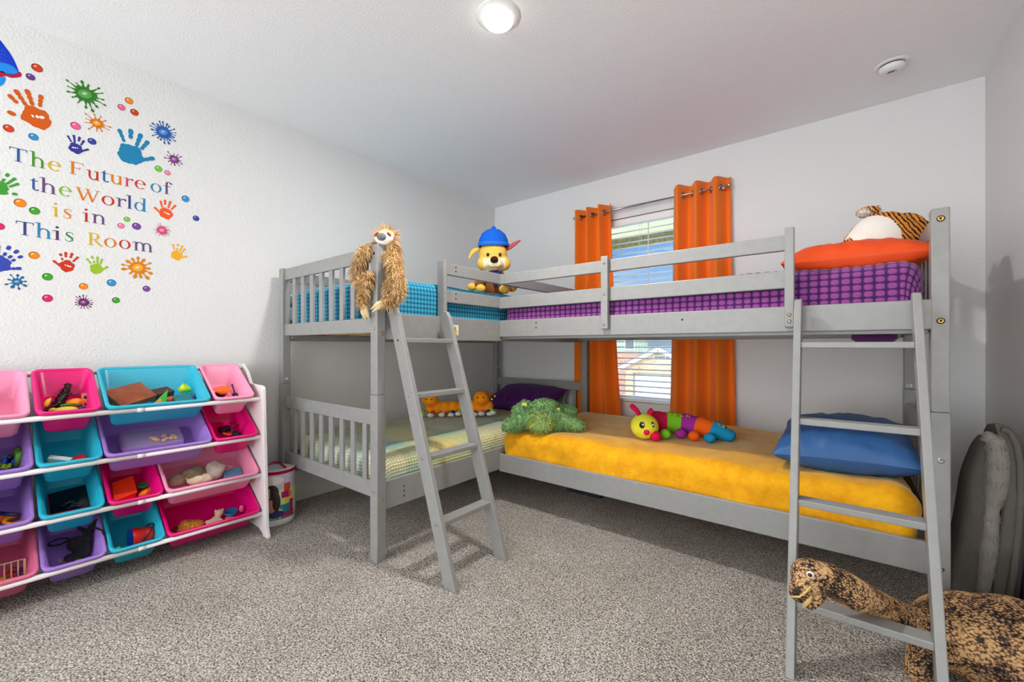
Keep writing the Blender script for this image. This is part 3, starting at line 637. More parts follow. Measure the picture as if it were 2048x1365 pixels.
def fleece_mat():
    m = bpy.data.materials.new('mustard_fleece'); m.use_nodes = True; t = m.node_tree; b = t.nodes['Principled BSDF']; b.inputs['Roughness'].default_value = .8; b.inputs['Specular IOR Level'].default_value = .2
    b.inputs['Sheen Weight'].default_value = .5; b.inputs['Sheen Roughness'].default_value = .3; b.inputs['Sheen Tint'].default_value = (1, .97, .75, 1)
    co = N(t, 'ShaderNodeTexCoord'); n = N(t, 'ShaderNodeTexNoise'); n.inputs['Scale'].default_value = 14; n.inputs['Detail'].default_value = 6; n.inputs['Roughness'].default_value = .7; t.links.new(co.outputs['Object'], n.inputs['Vector'])
    r = N(t, 'ShaderNodeValToRGB'); e = r.color_ramp.elements; e[0].position = .3; e[1].position = .65; e[0].color = lin((222, 146, 12)); e[1].color = lin((244, 178, 22)); t.links.new(n.outputs['Fac'], r.inputs['Fac']); t.links.new(r.outputs['Color'], b.inputs['Base Color'])
    n2 = N(t, 'ShaderNodeTexNoise'); n2.inputs['Scale'].default_value = 180; n2.inputs['Detail'].default_value = 3; t.links.new(co.outputs['Object'], n2.inputs['Vector'])
    bp = N(t, 'ShaderNodeBump'); bp.inputs['Strength'].default_value = .5; bp.inputs['Distance'].default_value = .006; t.links.new(n2.outputs['Fac'], bp.inputs['Height']); t.links.new(bp.outputs['Normal'], b.inputs['Normal']); return m
def drape(s, t, ov):
    k = min(max((ov)/.06, 0), 1); g = min(max((-1.0-t)/.12, 0), 1)
    return .012*math.sin((s*9+t*6)+1.2*hfn(s, t, 4, 2))*g + .008*math.sin(s*23+t*9)*k*.6
b = quilt(1.085, 3.045, -1.185, -.115, .475, .295, .075, .014, None, .012, 9.0, drape)
tag(b.build('blanket', fleece_mat()), 'mustard yellow fleece blanket on the lower right bunk', 'blanket')

# ------------------------------------------------------------------ pillows
m_po = cloth('orange_satin', (226, 74, 14), rough=.55, spec=.35, bump=(18, .12)); m_pb = cloth('blue_satin', (46, 92, 148), rough=.5, spec=.4, bump=(14, .12)); m_pp = cloth('purple_satin', (84, 30, 110), rough=.55, spec=.35, bump=(14, .12))
tag(pillow((2.85, -.84, 1.40), .50, .52, .17, Rz(.05).to_4x4() @ Matrix.Rotation(.09, 4, 'X'), seed=2, wr=.014, q=.42).build('pillow', m_po), 'bright red-orange pillow in front of the tiger', 'pillow')
tag(pillow((2.83, -.80, .575), .50, .60, .21, Matrix.Rotation(.10, 4, 'X') @ Matrix.Rotation(-.03, 4, 'Y'), seed=5, wr=.012, q=.45).build('pillow', m_pb), 'blue pillow at the head of the lower right bunk', 'pillow')
tag(pillow((.60, -.30, .56), .66, .42, .17, Matrix.Rotation(.35, 4, 'X'), seed=8, wr=.012, q=.45).build('pillow', m_pp), 'dark purple pillow against the lower left headboard', 'pillow')
# ================================================================== toy organiser with tilted bins
m_org = mat('organiser_white', (236, 228, 226), .4, .4)
org = thing('toy_organizer', 'white toy organizer rack with four tilted rows of coloured bins', 'toy storage', (.23, -2.86, 0))
def org_panel(y):
    pr = [(.02, 0), (.07, 0), (.085, .03), (.34, .03), (.39, .012), (.40, 0), (.453, 0), (.455, .01), (.438, .05), (.435, .08), (.428, .2), (.41, .5), (.393, .785), (.385, .798), (.372, .803), (.22, .808), (.17, .87), (.10, .915), (.02, .915)]
    MB().prism(pr, ((0, y, 0), (1, 0, 0), (0, 0, 1)), .018).build('side_panel', m_org, org, bevel=.003)
org_panel(-2.337); org_panel(-3.372)
BL = .3127; UX = Vector((-.8474, 0, .5309)).normalized(); UY = Vector((0, -1, 0)); UZ = UX.cross(UY)
def row_front(i): return Vector((.378+.008*i, 0, .752-.2045*i))
for i in range(4):
    f = row_front(i)
    for lx in (.003, BL-.003):
        p = f+UX*lx+UZ*(-.0255)
        MB().tube([(p.x, -2.3555, p.z), (p.x, -2.86, p.z)], .0105, 12).build('rod', m_org, org); MB().tube([(p.x, -2.861, p.z), (p.x, -3.372, p.z)], .0105, 12).build('rod', m_org, org)
        if lx < .1: MB().tube([(p.x, -2.835, p.z), (p.x, -2.859, p.z)], .0118, 12).build('rod_sleeve', m_org, org)
b = MB(); b.tube([(.425, -2.3345, .05), (.425, -2.3369, .05)], .005, 10); b.build('screw', m_hole, org)
def rrect(x0, x1, y0, y1, r, n=5):
    pts = []
    for cx, cy, a in ((x1-r, y1-r, 0), (x0+r, y1-r, PI/2), (x0+r, y0+r, PI), (x1-r, y0+r, 1.5*PI)):
        for k in range(n+1): t = a+PI/2*k/n; pts.append((cx+r*math.cos(t), cy+r*math.sin(t)))
    return pts
def bin_mesh(w_):
    prof = [(.034, -.128, .022), (.0155, -.006, .026), (.0045, -.006, .028), (.0045, -.0135, .028), (0, -.0135, .03), (0, -.0015, .03), (.0018, .0008, .029), (.0105, .0008, .024), (.0135, -.003, .022), (.019, -.062, .022), (.0215, -.0645, .021), (.029, -.118, .02), (.036, -.124, .018)]
    m = MB(); L = []
    for ins, z, r in prof: L.append([(x, y, z) for x, y in rrect(ins, BL-ins, ins-w_/2, w_/2-ins, r)])
    n = len(L[0]); vs = [p for l in L for p in l]; fs = []
    for k in range(len(L)-1): fs += [(k*n+j, k*n+(j+1) % n, (k+1)*n+(j+1) % n, (k+1)*n+j) for j in range(n)]
    m.add(vs, fs, 0, True); m.f.append(tuple(range(n))[::-1]); m.m.append(0); m.s.append(False); k = (len(L)-1)*n; m.f.append(tuple(range(k, k+n))); m.m.append(0); m.s.append(False)
    return m
BC = {'pink': plastic('bin_pink', (250, 152, 186)), 'magenta': plastic('bin_magenta', (228, 6, 118)), 'turquoise': plastic('bin_turquoise', (38, 176, 204)), 'purple': plastic('bin_purple', (162, 122, 206)), 'rose': plastic('bin_rose', (226, 108, 148))}
BINS = {}
def make_bin(row, col, y1, y0, c, label):
    w_ = abs(y1-y0); o = row_front(row); o.y = (y0+y1)/2
    M = Matrix(((UX.x, UY.x, UZ.x, o.x), (UX.y, UY.y, UZ.y, o.y), (UX.z, UY.z, UZ.z, o.z), (0, 0, 0, 1)))
    me = bin_mesh(w_); ob = me.build('storage_bin', BC[c], thing_dummy, local=True) if False else None
    msh = bpy.data.meshes.new('storage_bin'); msh.from_pydata(me.v, [], me.f); msh.materials.append(BC[c]); msh.polygons.foreach_set('use_smooth', me.s); msh.update()
    ob = bpy.data.objects.new('storage_bin', msh); COL.objects.link(ob); ob.matrix_world = M; WM[ob] = M
    tag(ob, label, 'storage bin', 'bins of the toy organizer'); BINS[(row, col)] = M
rows = [
 [(-2.381, -2.567, 'pink', 'small light pink bin at the right end of the top row, orange bowl inside'), (-2.578, -2.962, 'turquoise', 'wide turquoise bin in the top row holding brown wooden boxes'), (-2.973, -3.162, 'magenta', 'hot pink bin in the top row with the black dragon toy'), (-3.173, -3.362, 'pink', 'empty light pink bin cut off at the left of the top row')],
 [(-2.366, -2.569, 'magenta', 'small hot pink bin at the right end of the second row with goggles'), (-2.574, -2.966, 'purple', 'wide lilac bin in the second row holding a clear lidded box'), (-2.969, -3.16, 'turquoise', 'turquoise bin in the second row with a white box and red bowl'), (-3.165, -3.362, 'purple', 'lilac bin at the left of the second row with green and blue tubes')],
 [(-2.364, -2.762, 'pink', 'wide light pink bin in the third row holding cloth bags'), (-2.767, -2.956, 'magenta', 'hot pink bin in the third row with an orange-red box and carrot'), (-2.964, -3.153, 'turquoise', 'turquoise bin in the third row holding a black drawing tablet'), (-3.163, -3.362, 'purple', 'lilac bin at the left of the third row with an orange toy')],
 [(-2.362, -2.758, 'magenta', 'wide hot pink bin in the bottom row with a small teddy and blue bowl'), (-2.763, -2.954, 'turquoise', 'turquoise bin in the bottom row holding a red bucket'), (-2.959, -3.148, 'purple', 'lilac bin in the bottom row with the black sequined toy'), (-3.152, -3.362, 'rose', 'rose pink bin at the left of the bottom row with a cream rack')]]
for i, rw in enumerate(rows):
    for j, (a, c, k, l) in enumerate(rw): make_bin(i, j, a, c, k, l)

# ------------------------------------------------------------------ toys in the bins
def bt(rc, u, v, h=.0):
    """point of the photo ray at height h above the floor of bin rc, kept inside the bin"""
    M = BINS[rc]; p0 = M @ Vector((.15, 0, -.1235+h)); p = hitp(u, v, p0, UZ); l = M.inverted() @ p
    return M @ Vector((min(max(l.x, .03), BL-.03), l.y, l.z))
def toy(m, name, mats, label, cat, group=None): return tag(m.build(name, mats), label, cat, group)
def fr_bin(p, ang=0, pitch=0, roll=0):
    M = Matrix(((UX.x, UY.x, UZ.x, p.x), (UX.y, UY.y, UZ.y, p.y), (UX.z, UY.z, UZ.z, p.z), (0, 0, 0, 1)))
    return M @ Matrix.Rotation(ang, 4, 'Z') @ Matrix.Rotation(pitch, 4, 'Y') @ Matrix.Rotation(roll, 4, 'X')
P = plastic
k = (0, 2)
# black dragon
p = [bt(k, 90, 824, .012), bt(k, 104, 819, .02), bt(k, 118, 806, .03), bt(k, 128, 790, .045), bt(k, 136, 772, .06)]
b = blob([('p', p, [.005, .01, .015, .014, .008]), ('e', tuple(p[4]), (.012, .01, .012)), ('p', [p[3], p[3]+Vector((.01, .03, -.005)), p[3]+Vector((.02, .045, 0))], [.007, .004, .003]), ('p', [p[2], p[2]+Vector((.03, -.02, -.01))], [.008, .004]), ('p', [p[4], p[4]+Vector((.012, .01, .004))], [.006, .004]), ('p', [p[1], p[1]+Vector((.015, -.03, 0))], [.007, .005])], .004, 3)
fur(b, 500, .006, .0022, 0, 0)
toy(b, 'dragon_toy', mat('black_rubber', (42, 30, 28), .35, .5), 'black spiky dragon toy standing up in the hot pink bin', 'toy')
def bananaish(rc, a, c, r, bend, name, m_, label):
    p0, p1 = bt(rc, *a), bt(rc, *c); mid = (p0+p1)/2+Vector(bend)
    pts = [p0*(1-t)**2+mid*2*t*(1-t)+p1*t*t for t in [i/6 for i in range(7)]]
    toy(MB().tube(pts, [r*.3, r*.8, r, r*1.05, r, r*.8, r*.25], 8), name, m_, label, 'play food')
m_yel = P('toy_yellow', (240, 214, 50)); m_or = P('toy_orange', (250, 128, 20)); m_gr = P('toy_green', (62, 170, 52)); m_lime = P('toy_lime', (158, 220, 40)); m_red = P('toy_red', (206, 24, 22)); m_blu = P('toy_blue', (24, 84, 196)); m_tan = mat('toy_wood', (214, 150, 92), .6, var=(30, (190, 120, 70), .4, .6)); m_brn = mat('brown_lacquer', (172, 82, 34), .35, .5, var=(12, (128, 56, 22), .35, .65)); m_blk = P('toy_black', (28, 26, 28), .4); m_pur = P('toy_purple', (80, 40, 132)); m_wht = P('toy_white', (240, 236, 228), .5); m_cream = cloth('toy_cream', (222, 200, 164)); m_dgr = P('toy_dark_green', (20, 92, 64)); m_pkt = P('toy_pink', (244, 120, 168)); m_navy = P('toy_navy', (26, 44, 92)); m_tealt = P('toy_teal', (24, 128, 140))
bananaish(k, (102, 797, .05), (92, 815, .03), .009, (.01, -.01, 0), 'toy_banana', m_yel, 'yellow toy banana standing beside the black dragon')
bananaish(k, (97, 823, .03), (112, 818, .035), .006, (0, 0, .005), 'toy_corn', P('toy_corn_yellow', (226, 206, 70)), 'knobbly yellow toy corn below the black dragon')
c = bt(k, 152, 806, .03); b = MB(); b.ell(c, (.024, .032, .02)); o = toy(b, 'toy_mango', mat('mango', (252, 112, 20), .35, .5, var=(25, (250, 170, 30), .4, .6)), 'orange toy mango in the hot pink bin', 'play food')
c = bt(k, 131, 821, .03); b = MB(); b.ell(c, (.022, .04, .016)); toy(b, 'toy_melon', P('melon_yellow', (214, 222, 64)), 'pale yellow toy melon at the front of the hot pink bin', 'play food')
c = bt(k, 140, 811, .035); b = MB()
for a in range(5): b.ell(c+UY*(.012*(a-2))+UZ*(.004*(a % 2))+UX*(.004*(a % 3)), (.006, .014, .004), Rz(a*1.1), 10)
toy(b, 'toy_lettuce', m_gr, 'green toy lettuce leaves beside the orange mango', 'play food')
toy(MB().ell(bt(k, 163, 817, .02), (.012, .016, .010)), 'toy_plum', m_pur, 'dark purple toy plum under the orange mango', 'play food')
def holed_block(M, sx_, sy_, sz_, holes_, name, label):
    t = thing(name, label, 'toy block', tuple(M.translation)); MB().obox(M, sx_, sy_, sz_).build('block', m_tan, t, bevel=.002)
    for hx, hy in holes_:
        q = M @ Matrix.Translation((hx, hy, sz_/2)); MB().lathe([(.0001, .0004), (.008, .0004), (.008, -.0002)], q, 14).build('hole', m_hole, t)
c = bt(k, 172, 803, .035); holed_block(frame(c, UX*.85+UZ*.5, UY), .075, .026, .014, [(-.018, 0), (.016, 0)], 'wooden_block', 'tan wooden block with two holes at the right of the hot pink bin')
toy(MB().obox(fr_bin(bt(k, 174, 817, .02), .5, .4), .03, .02, .008), 'toy_brick', m_red, 'small red piece in front of the holed wooden block', 'toy')
# wide turquoise
k = (0, 1)
def slab(rc, quad, h, th, name, mats, label, cat, bev=.002):
    pts = [bt(rc, u, v, hh) for (u, v), hh in zip(quad, h)]; nrm = (pts[1]-pts[0]).cross(pts[3]-pts[0]).normalized()
    if nrm.z < 0: nrm = -nrm
    dn = [p-nrm*th for p in pts]; m = MB(); m.add(pts+dn, [(0, 1, 2, 3), (7, 6, 5, 4), (0, 4, 5, 1), (1, 5, 6, 2), (2, 6, 7, 3), (3, 7, 4, 0)]); o = m.build(name, mats, bevel=bev); return tag(o, label, cat)
slab(k, [(206, 782), (280, 764), (315, 790), (243, 813)], (.075, .06, .07, .06), .03, 'wooden_box', m_brn, 'flat reddish brown wooden box in the wide turquoise bin', 'box')
slab(k, [(300, 780), (334, 773), (350, 782), (316, 790)], (.05, .045, .045, .05), .03, 'wooden_box', mat('dark_walnut', (84, 46, 26), .4, .5), 'dark brown wooden box behind the green triangle', 'box')
slab(k, [(207, 789), (213, 786), (220, 815), (213, 818)], (.085, .085, .075, .075), .012, 'toy_harmonica', mat('gold_metal', (206, 164, 70), .3, metal=.8), 'gold and black harmonica at the left of the turquoise bin', 'toy')
m_tri = mat('clear_green', (40, 176, 60), .15, .6, coat=.4); m_tro = mat('clear_orange', (240, 130, 30), .15, .6, coat=.4); m_trd = mat('clear_dark_green', (16, 104, 72), .15, .6, coat=.4); m_trt = mat('clear_teal', (18, 118, 132), .15, .6, coat=.4)
def tri(rc, pts, hs_, m_, label):
    a = [bt(rc, u, v, h) for (u, v), h in zip(pts, hs_)]; nn = (a[1]-a[0]).cross(a[2]-a[0]).normalized(); o = MB(); o.add(a+[q-nn*.005 for q in a], [(0, 1, 2), (5, 4, 3), (0, 3, 4, 1), (1, 4, 5, 2), (2, 5, 3, 0)]); ob = o.build('magnet_tile', m_, bevel=.001); tag(ob, label, 'toy tile', 'translucent tiles in the turquoise bin')
tri(k, [(336, 779), (331, 810), (302, 812)], (.10, .05, .05), m_tri, 'bright green triangular tile standing in front of the dark wooden box')
tri(k, [(322, 797), (326, 811), (297, 813)], (.09, .066, .066), m_tro, 'orange triangular tile below the bright green triangle')
tri(k, [(405, 778), (392, 801), (411, 800)], (.09, .03, .03), m_trd, 'dark green triangular tile at the right end of the turquoise bin')
slab(k, [(346, 792), (380, 785), (389, 800), (352, 807)], (.055, .055, .04, .04), .006, 'magnet_tile', m_trt, 'square teal tile in front of the lime cup', 'toy tile')
slab(k, [(383, 787), (388, 786), (395, 799), (389, 800)], (.06, .06, .04, .04), .006, 'magnet_tile', m_navy, 'narrow navy tile beside the square teal tile', 'toy tile')
def cup(p, ax, r0, r1, L, name, m_, label, cat, inner=None, ribs=0):
    q = Vector(ax).to_track_quat('Z', 'Y').to_matrix().to_4x4(); m = MB()
    m.lathe([(.0001, 0), (r0, 0), (r1, L), (r1*.92, L), (r0*.9, .003), (.0001, .003)], Matrix.Translation(p) @ q, 22, [0, 0, 0, 1, 1])
    return toy(m, name, [m_, inner or m_], label, cat)
cup(bt(k, 360, 783, .05), (.3, .5, .55), .014, .021, .038, 'toy_cup', P('cup_lime', (196, 222, 40)), 'small lime ribbed cup lying on the turquoise bin toys', 'toy cup')
toy(MB().obox(fr_bin(bt(k, 376, 781, .06), .3), .018, .028, .012), 'toy_brick', P('brick_green', (40, 190, 70)), 'small bright green brick beside the lime cup', 'toy')
for u, v, lb, mm in ((268, 812, 'red toy piece in front of the flat brown box', m_red), (342, 799, 'orange-red toy piece left of the square teal tile', P('toy_rust', (206, 84, 30))), (232, 815, 'green toy piece below the left corner of the flat brown box', m_gr)):
    b = MB(); b.ell(bt(k, u, v, .03), (.016, .028, .014)); toy(b, 'toy_piece', mm, lb, 'toy')
# light pink, top right
k = (0, 0)
cup(bt(k, 446, 788, .03), (.25, -.1, .95), .02, .042, .028, 'toy_bowl', m_or, 'orange toy bowl in the light pink bin', 'toy bowl')
cup(bt(k, 441, 795, .012), (.35, -.2, .9), .014, .032, .02, 'toy_bowl', m_navy, 'dark blue toy bowl under the orange bowl', 'toy bowl')
b = MB(); p0, p1 = bt(k, 464, 769, .07), bt(k, 470, 788, .035); b.tube([p0, p0*.5+p1*.5, p1], [.006, .004, .004], 8); b.ell(p1, (.012, .012, .008)); toy(b, 'toy_spoon', P('spoon_purple', (70, 34, 96)), 'dark purple measuring spoon beside the orange bowl', 'toy spoon')
b = MB(); c = bt(k, 478, 790, .03)
for s in (-1, 1):
    b.tube([c+UY*.017*s+UX*.012*math.cos(a)+UY*.014*math.sin(a) for a in [2*PI*i/14 for i in range(14)]], .003, 6, closed=True); b.ell(c+UY*.017*s, (.010, .012, .002), None, 12)
toy(b, 'toy_sunglasses', P('dark_olive', (44, 44, 26), .2), 'dark olive toy sunglasses in the light pink bin', 'toy glasses')
toy(MB().ell(bt(k, 484, 782, .03), (.008, .016, .006)), 'toy_carrot', m_or, 'orange toy slice behind the olive sunglasses', 'toy')
toy(MB().ell(bt(k, 466, 796, .015), (.010, .014, .009)), 'toy_egg', m_cream, 'cream toy egg in front of the purple spoon', 'toy')
# second row: tubes
k = (1, 3)
def tubep(rc, u, v, h, L, r, m_, label, ax, grp):
    c = bt(rc, u, v, h); a = Vector(ax).normalized(); q = a.to_track_quat('Z', 'Y').to_matrix().to_4x4()
    M = Matrix.Translation(c) @ q; b = MB(); b.lathe([(r*.55, 0), (r, 0), (r, L), (r*.55, L), (r*.55, 0)], M, 14); toy(b, 'toy_tube', m_, label, 'toy tube', grp)
mg1, mg2 = P('tube_green', (70, 150, 40)), P('tube_light_green', (110, 186, 70))
tubep(k, 33, 932, .012, .06, .0095, mg2, 'light green tube standing in front of the other green tubes', (.35, .1, .9), 'green tubes')
tubep(k, 42, 932, .012, .05, .0095, mg1, 'green tube standing nearest the right side of the lilac bin', (.3, .25, .9), 'green tubes')
tubep(k, 30, 922, .014, .055, .011, P('tube_olive', (84, 120, 40)), 'olive green tube behind the light green tube', (.1, .15, .9), 'green tubes')
for u, v, mm, lb in ((6, 922, m_tealt, 'teal tube at the left edge of the photo among the blue tubes'), (15, 923, m_navy, 'navy tube behind the lime pieces'), (9, 930, m_blu, 'blue tube in front of the teal tube'), (22, 927, m_navy, 'navy tube touching the green tubes'), (22, 931, m_blu, 'blue tube in front of the navy tube by the green tubes')):
    tubep(k, u, v, .012, .03, .0075, mm, lb, (.5, random.uniform(-.5, .5), .7), 'blue tubes')
for u, v, lb in ((2, 929, 'lime piece cut off by the left photo edge'), (14, 932, 'lime toy joint between the two blue tubes'), (12, 936, 'lime toy joint at the very front of the lilac bin')):
    b = MB(); c = bt(k, u, v, .014); b.ell(c, (.008, .008, .007), None, 10); b.tube([c, c+Vector((.012, -.01, .008))], .0055, 8); b.tube([c, c+Vector((.008, .012, .006))], .0055, 8); toy(b, 'toy_joint', m_lime, lb, 'toy')
k = (1, 2)
slab(k, [(94, 917), (101, 910), (176, 919), (170, 926)], (.045, .05, .05, .045), .026, 'toy_box', m_wht, 'long white box lying across the turquoise bin', 'box')
cup(bt(k, 163, 914, .062), (-.45, -.1, -.8), .016, .044, .034, 'toy_bowl', m_red, 'upturned red bowl behind the white box', 'toy bowl')
toy(MB().ell(bt(k, 101, 929, .014), (.012, .022, .010)), 'toy_piece', P('pale_green', (176, 214, 176)), 'pale green piece under the white box', 'toy')
# lilac lidded box
k = (1, 1); c = bt(k, 304, 884, .028); t = thing('snack_box', 'clear lidded lilac box with yellow pieces inside the wide lilac bin', 'box', tuple(c))
Mb = fr_bin(c, 0.0, .12)
def rbox(m, M, prof, sx_, sy_, r=.03, mi=0, cap=True):
    L = []
    for ins, z in prof: L.append([M @ Vector((x, y, z)) for x, y in rrect(-sx_/2+ins, sx_/2-ins, -sy_/2+ins, sy_/2-ins, max(r-ins, .006))])
    n = len(L[0]); o = len(m.v); fs = [(q*n+j, q*n+(j+1) % n, (q+1)*n+(j+1) % n, (q+1)*n+j) for q in range(len(L)-1) for j in range(n)]
    if cap: fs += [tuple(range(n))[::-1], tuple((len(L)-1)*n+j for j in range(n))]
    return m.add([p for l in L for p in l], fs, mi, True)
m_clear = bpy.data.materials.new('clear_plastic'); m_clear.use_nodes = True; tn = m_clear.node_tree; tn.nodes.clear(); oo = N(tn, 'ShaderNodeOutputMaterial'); tr = N(tn, 'ShaderNodeBsdfTransparent'); tr.inputs[0].default_value = (.93, .92, .97, 1); gl = N(tn, 'ShaderNodeBsdfPrincipled'); gl.inputs['Roughness'].default_value = .12; gl.inputs['Base Color'].default_value = (.85, .8, .92, 1); mx = N(tn, 'ShaderNodeMixShader'); mx.inputs[0].default_value = .13
tn.links.new(tr.outputs[0], mx.inputs[1]); tn.links.new(gl.outputs[0], mx.inputs[2]); tn.links.new(mx.outputs[0], oo.inputs[0])
b = MB(); rbox(b, Mb, [(.018, -.026), (.006, -.018), (.0, .010), (.004, .012)], .15, .235, .04); b.build('base', P('lilac_plastic', (178, 128, 206)), t)
b = MB(); rbox(b, Mb, [(.0, .013), (.004, .034), (.016, .046)], .15, .235, .04); b.build('lid', m_clear, t)
b = MB(); rng = random.Random(3)
for i in range(14): b.ell(Mb @ Vector((-.045+.05*rng.random(), -.085+.09*rng.random(), .020+.01*rng.random())), (.009, .012, .007), Rz(rng.random()*3), 8, i % 2)
b.build('snack_pieces', [P('snack_yellow', (244, 196, 60)), P('snack_peach', (240, 170, 130))], t)
b = MB(); b.obox(Mb @ Matrix.Translation((-.076, .045, .006)), .008, .04, .018); b.obox(Mb @ Matrix.Translation((-.076, -.035, .008)), .006, .05, .012); b.build('latch', P('latch_magenta', (176, 60, 160)), t)
# goggles etc.
k = (1, 0)
toy(MB().obox(fr_bin(bt(k, 449, 859, .035), .2, .3), .03, .05, .026), 'toy_box', m_blk, 'small black box in the hot pink bin of the second row', 'box')
bananaish(k, (436, 860, .03), (464, 869, .03), .006, (.01, 0, -.02), 'toy_headband', m_tro, 'orange brown band in front of the small black box')
b = MB(); c = bt(k, 480, 866, .03)
for s in (-1, 1): b.lathe([(.018, 0), (.02, .012), (.014, .02), (.0001, .021)], frame(c+UY*.02*s, UY, UX), 16)
b.tube([c+UY*.04, c+UX*.05+UY*.03+UZ*.01, c+UX*.055-UY*.02+UZ*.01, c-UY*.04], .004, 6)
toy(b, 'toy_goggles', P('smoke_grey', (76, 70, 78), .2), 'smoky grey toy goggles beside the small black box', 'toy goggles')
# third row
k = (2, 3)
b = MB(); b.tube([bt(k, 0, 1027, .05), bt(k, 40, 1031, .05)], .007, 10); toy(b, 'toy_stick', m_navy, 'dark blue stick across the lilac bin of the third row', 'toy')
b = MB(); c = bt(k, 34, 1039, .03); b.tube([c+UY*.034*math.cos(a)+UX*.02*math.sin(a) for a in [2*PI*i/18 for i in range(18)]], .0065, 8, closed=True); b.tube([c-UY*.03, c-UY*.055], .007, 8); toy(b, 'toy_loop', P('toy_amber', (244, 162, 30)), 'amber yellow looped handle in the lilac bin', 'toy')
toy(MB().ell(bt(k, 8, 1036, .02), (.022, .045, .018)), 'toy_ball', mat('orange_knit', (226, 100, 24), .8, bump=(120, .6)), 'bumpy orange toy under the dark blue stick', 'toy')
k = (2, 2); qd = [(95, 989), (184, 966), (193, 1012), (99, 1031)]; pts = [bt(k, u, v, h) for (u, v), h in zip(qd, (.010, .010, .022, .022))]
t = thing('drawing_tablet', 'black drawing tablet with red edge filling the turquoise bin', 'drawing tablet', tuple(sum(pts, Vector())/4))
nn = (pts[1]-pts[0]).cross(pts[3]-pts[0]).normalized(); nn = nn if nn.z > 0 else -nn
b = MB(); dn = [p-nn*.012 for p in pts]; b.add(pts+dn, [(0, 1, 2, 3), (7, 6, 5, 4), (0, 4, 5, 1), (1, 5, 6, 2), (2, 6, 7, 3), (3, 7, 4, 0)]); b.build('casing', m_red, t, bevel=.002)
cc = sum(pts, Vector())/4; b = MB(); a = [cc+(p-cc)*.965+nn*.0012 for p in pts]; b.add(a, [(0, 1, 2, 3)], 0); b.build('screen', mat('tablet_black', (14, 18, 24), .18, .6), t)
b = MB(); rng = random.Random(8); ex, ey = (pts[2]-pts[3]).normalized(), (pts[0]-pts[3]).normalized()
for i in range(9):
    q = pts[3]+(pts[2]-pts[3])*(.2+.6*rng.random())+(pts[0]-pts[3])*(.12+.25*rng.random())+nn*.0016
    b.tube([q, q+ex*.02*rng.random()+ey*.012*rng.uniform(-1, 1), q+ex*.03+ey*.015*rng.random()], .0007, 4)
b.build('scribble', mat('scribble_grey', (110, 130, 140), .5), t)
k = (2, 1)
slab(k, [(224, 966), (266, 951), (275, 984), (228, 1003)], (.06, .055, .05, .05), .045, 'toy_box', mat('orange_red', (250, 62, 14), .5, .4), 'orange-red box in the hot pink bin of the third row', 'box')
cup(bt(k, 287, 977, .02), (.15, -.1, .95), .016, .026, .022, 'toy_cup', P('cup_green', (40, 116, 48)), 'dark green toy cup beside the orange-red box', 'toy cup')
p0, p1 = bt(k, 278, 993, .03), bt(k, 299, 981, .04); t = thing('toy_carrot', 'orange toy carrot with lime top in front of the dark green cup', 'play food', tuple((p0+p1)/2))
MB().tube([p0, p0*.6+p1*.4, p1], [.009, .0145, .015], 12).build('root', m_or, t); MB().ell(p1+(p1-p0).normalized()*.008, (.011, .011, .011)).build('top', m_lime, t)
k = (2, 0)
def sack(c, r, seed, m_, name, label, cat, pinch=None):
    m = MB(); m.ell(c, r, None, 36); V = []
    for p in m.v:
        d = Vector(p)-Vector(c); f = 1+.22*mnoise.noise(Vector((d.x*30+seed, d.y*30, d.z*30)))+.10*mnoise.noise(Vector((d.x*80, d.y*80+seed, d.z*80)))
        if pinch: f *= 1-.45*max(0, d.normalized().dot(Vector(pinch))-.45)
        V.append(tuple(Vector(c)+d*f))
    m.v = V; return toy(m, name, m_, label, cat)
mgb = cloth('grey_cotton', (186, 172, 160), bump=(60, .5)); mbb = cloth('taupe_cotton', (134, 120, 96), bump=(60, .5)); mcb = cloth('cream_cotton', (226, 208, 172), bump=(60, .5))
sack(bt(k, 429, 940, .055), (.055, .044, .052), 1.0, mgb, 'drawstring_bag', 'grey cotton drawstring bag standing in the wide light pink bin', 'cloth bag', (-.4, 0, .8))
sack(bt(k, 388, 949, .045), (.046, .058, .04), 4.0, mbb, 'cloth_bag', 'crumpled taupe cloth bag left of the grey drawstring bag', 'cloth bag')
sack(bt(k, 356, 960, .03), (.036, .044, .028), 7.0, cloth('taupe_stripe', (164, 148, 124), bump=(60, .5)), 'cloth_bag', 'small beige cloth bag at the left of the wide light pink bin', 'cloth bag')
sack(bt(k, 402, 959, .045), (.028, .062, .026), 9.0, mcb, 'cloth', 'cream cloth with brown stitching in front of the taupe bag', 'cloth')
b = MB(); c = bt(k, 376, 957, .055); b.ell(c, (.007, .012, .006), None, 10); toy(b, 'toy_corn', m_yel, 'small yellow piece lying on the cream cloth', 'toy')
slab(k, [(447, 942), (480, 934), (485, 949), (447, 957)], (.04, .04, .03, .03), .02, 'toy_box', P('slate_blue', (96, 150, 178)), 'slate blue box at the right of the wide light pink bin', 'box')
b = MB(); c = bt(k, 455, 936, .06); b.tube([c+UY*.022*math.cos(a)+UZ*.012*math.sin(a)+UX*.004*math.sin(2*a) for a in [2*PI*i/16 for i in range(14)]], .0013, 5); toy(b, 'cord', m_wht, 'white looped cord of the drawstring bag beside the slate blue box', 'cord')
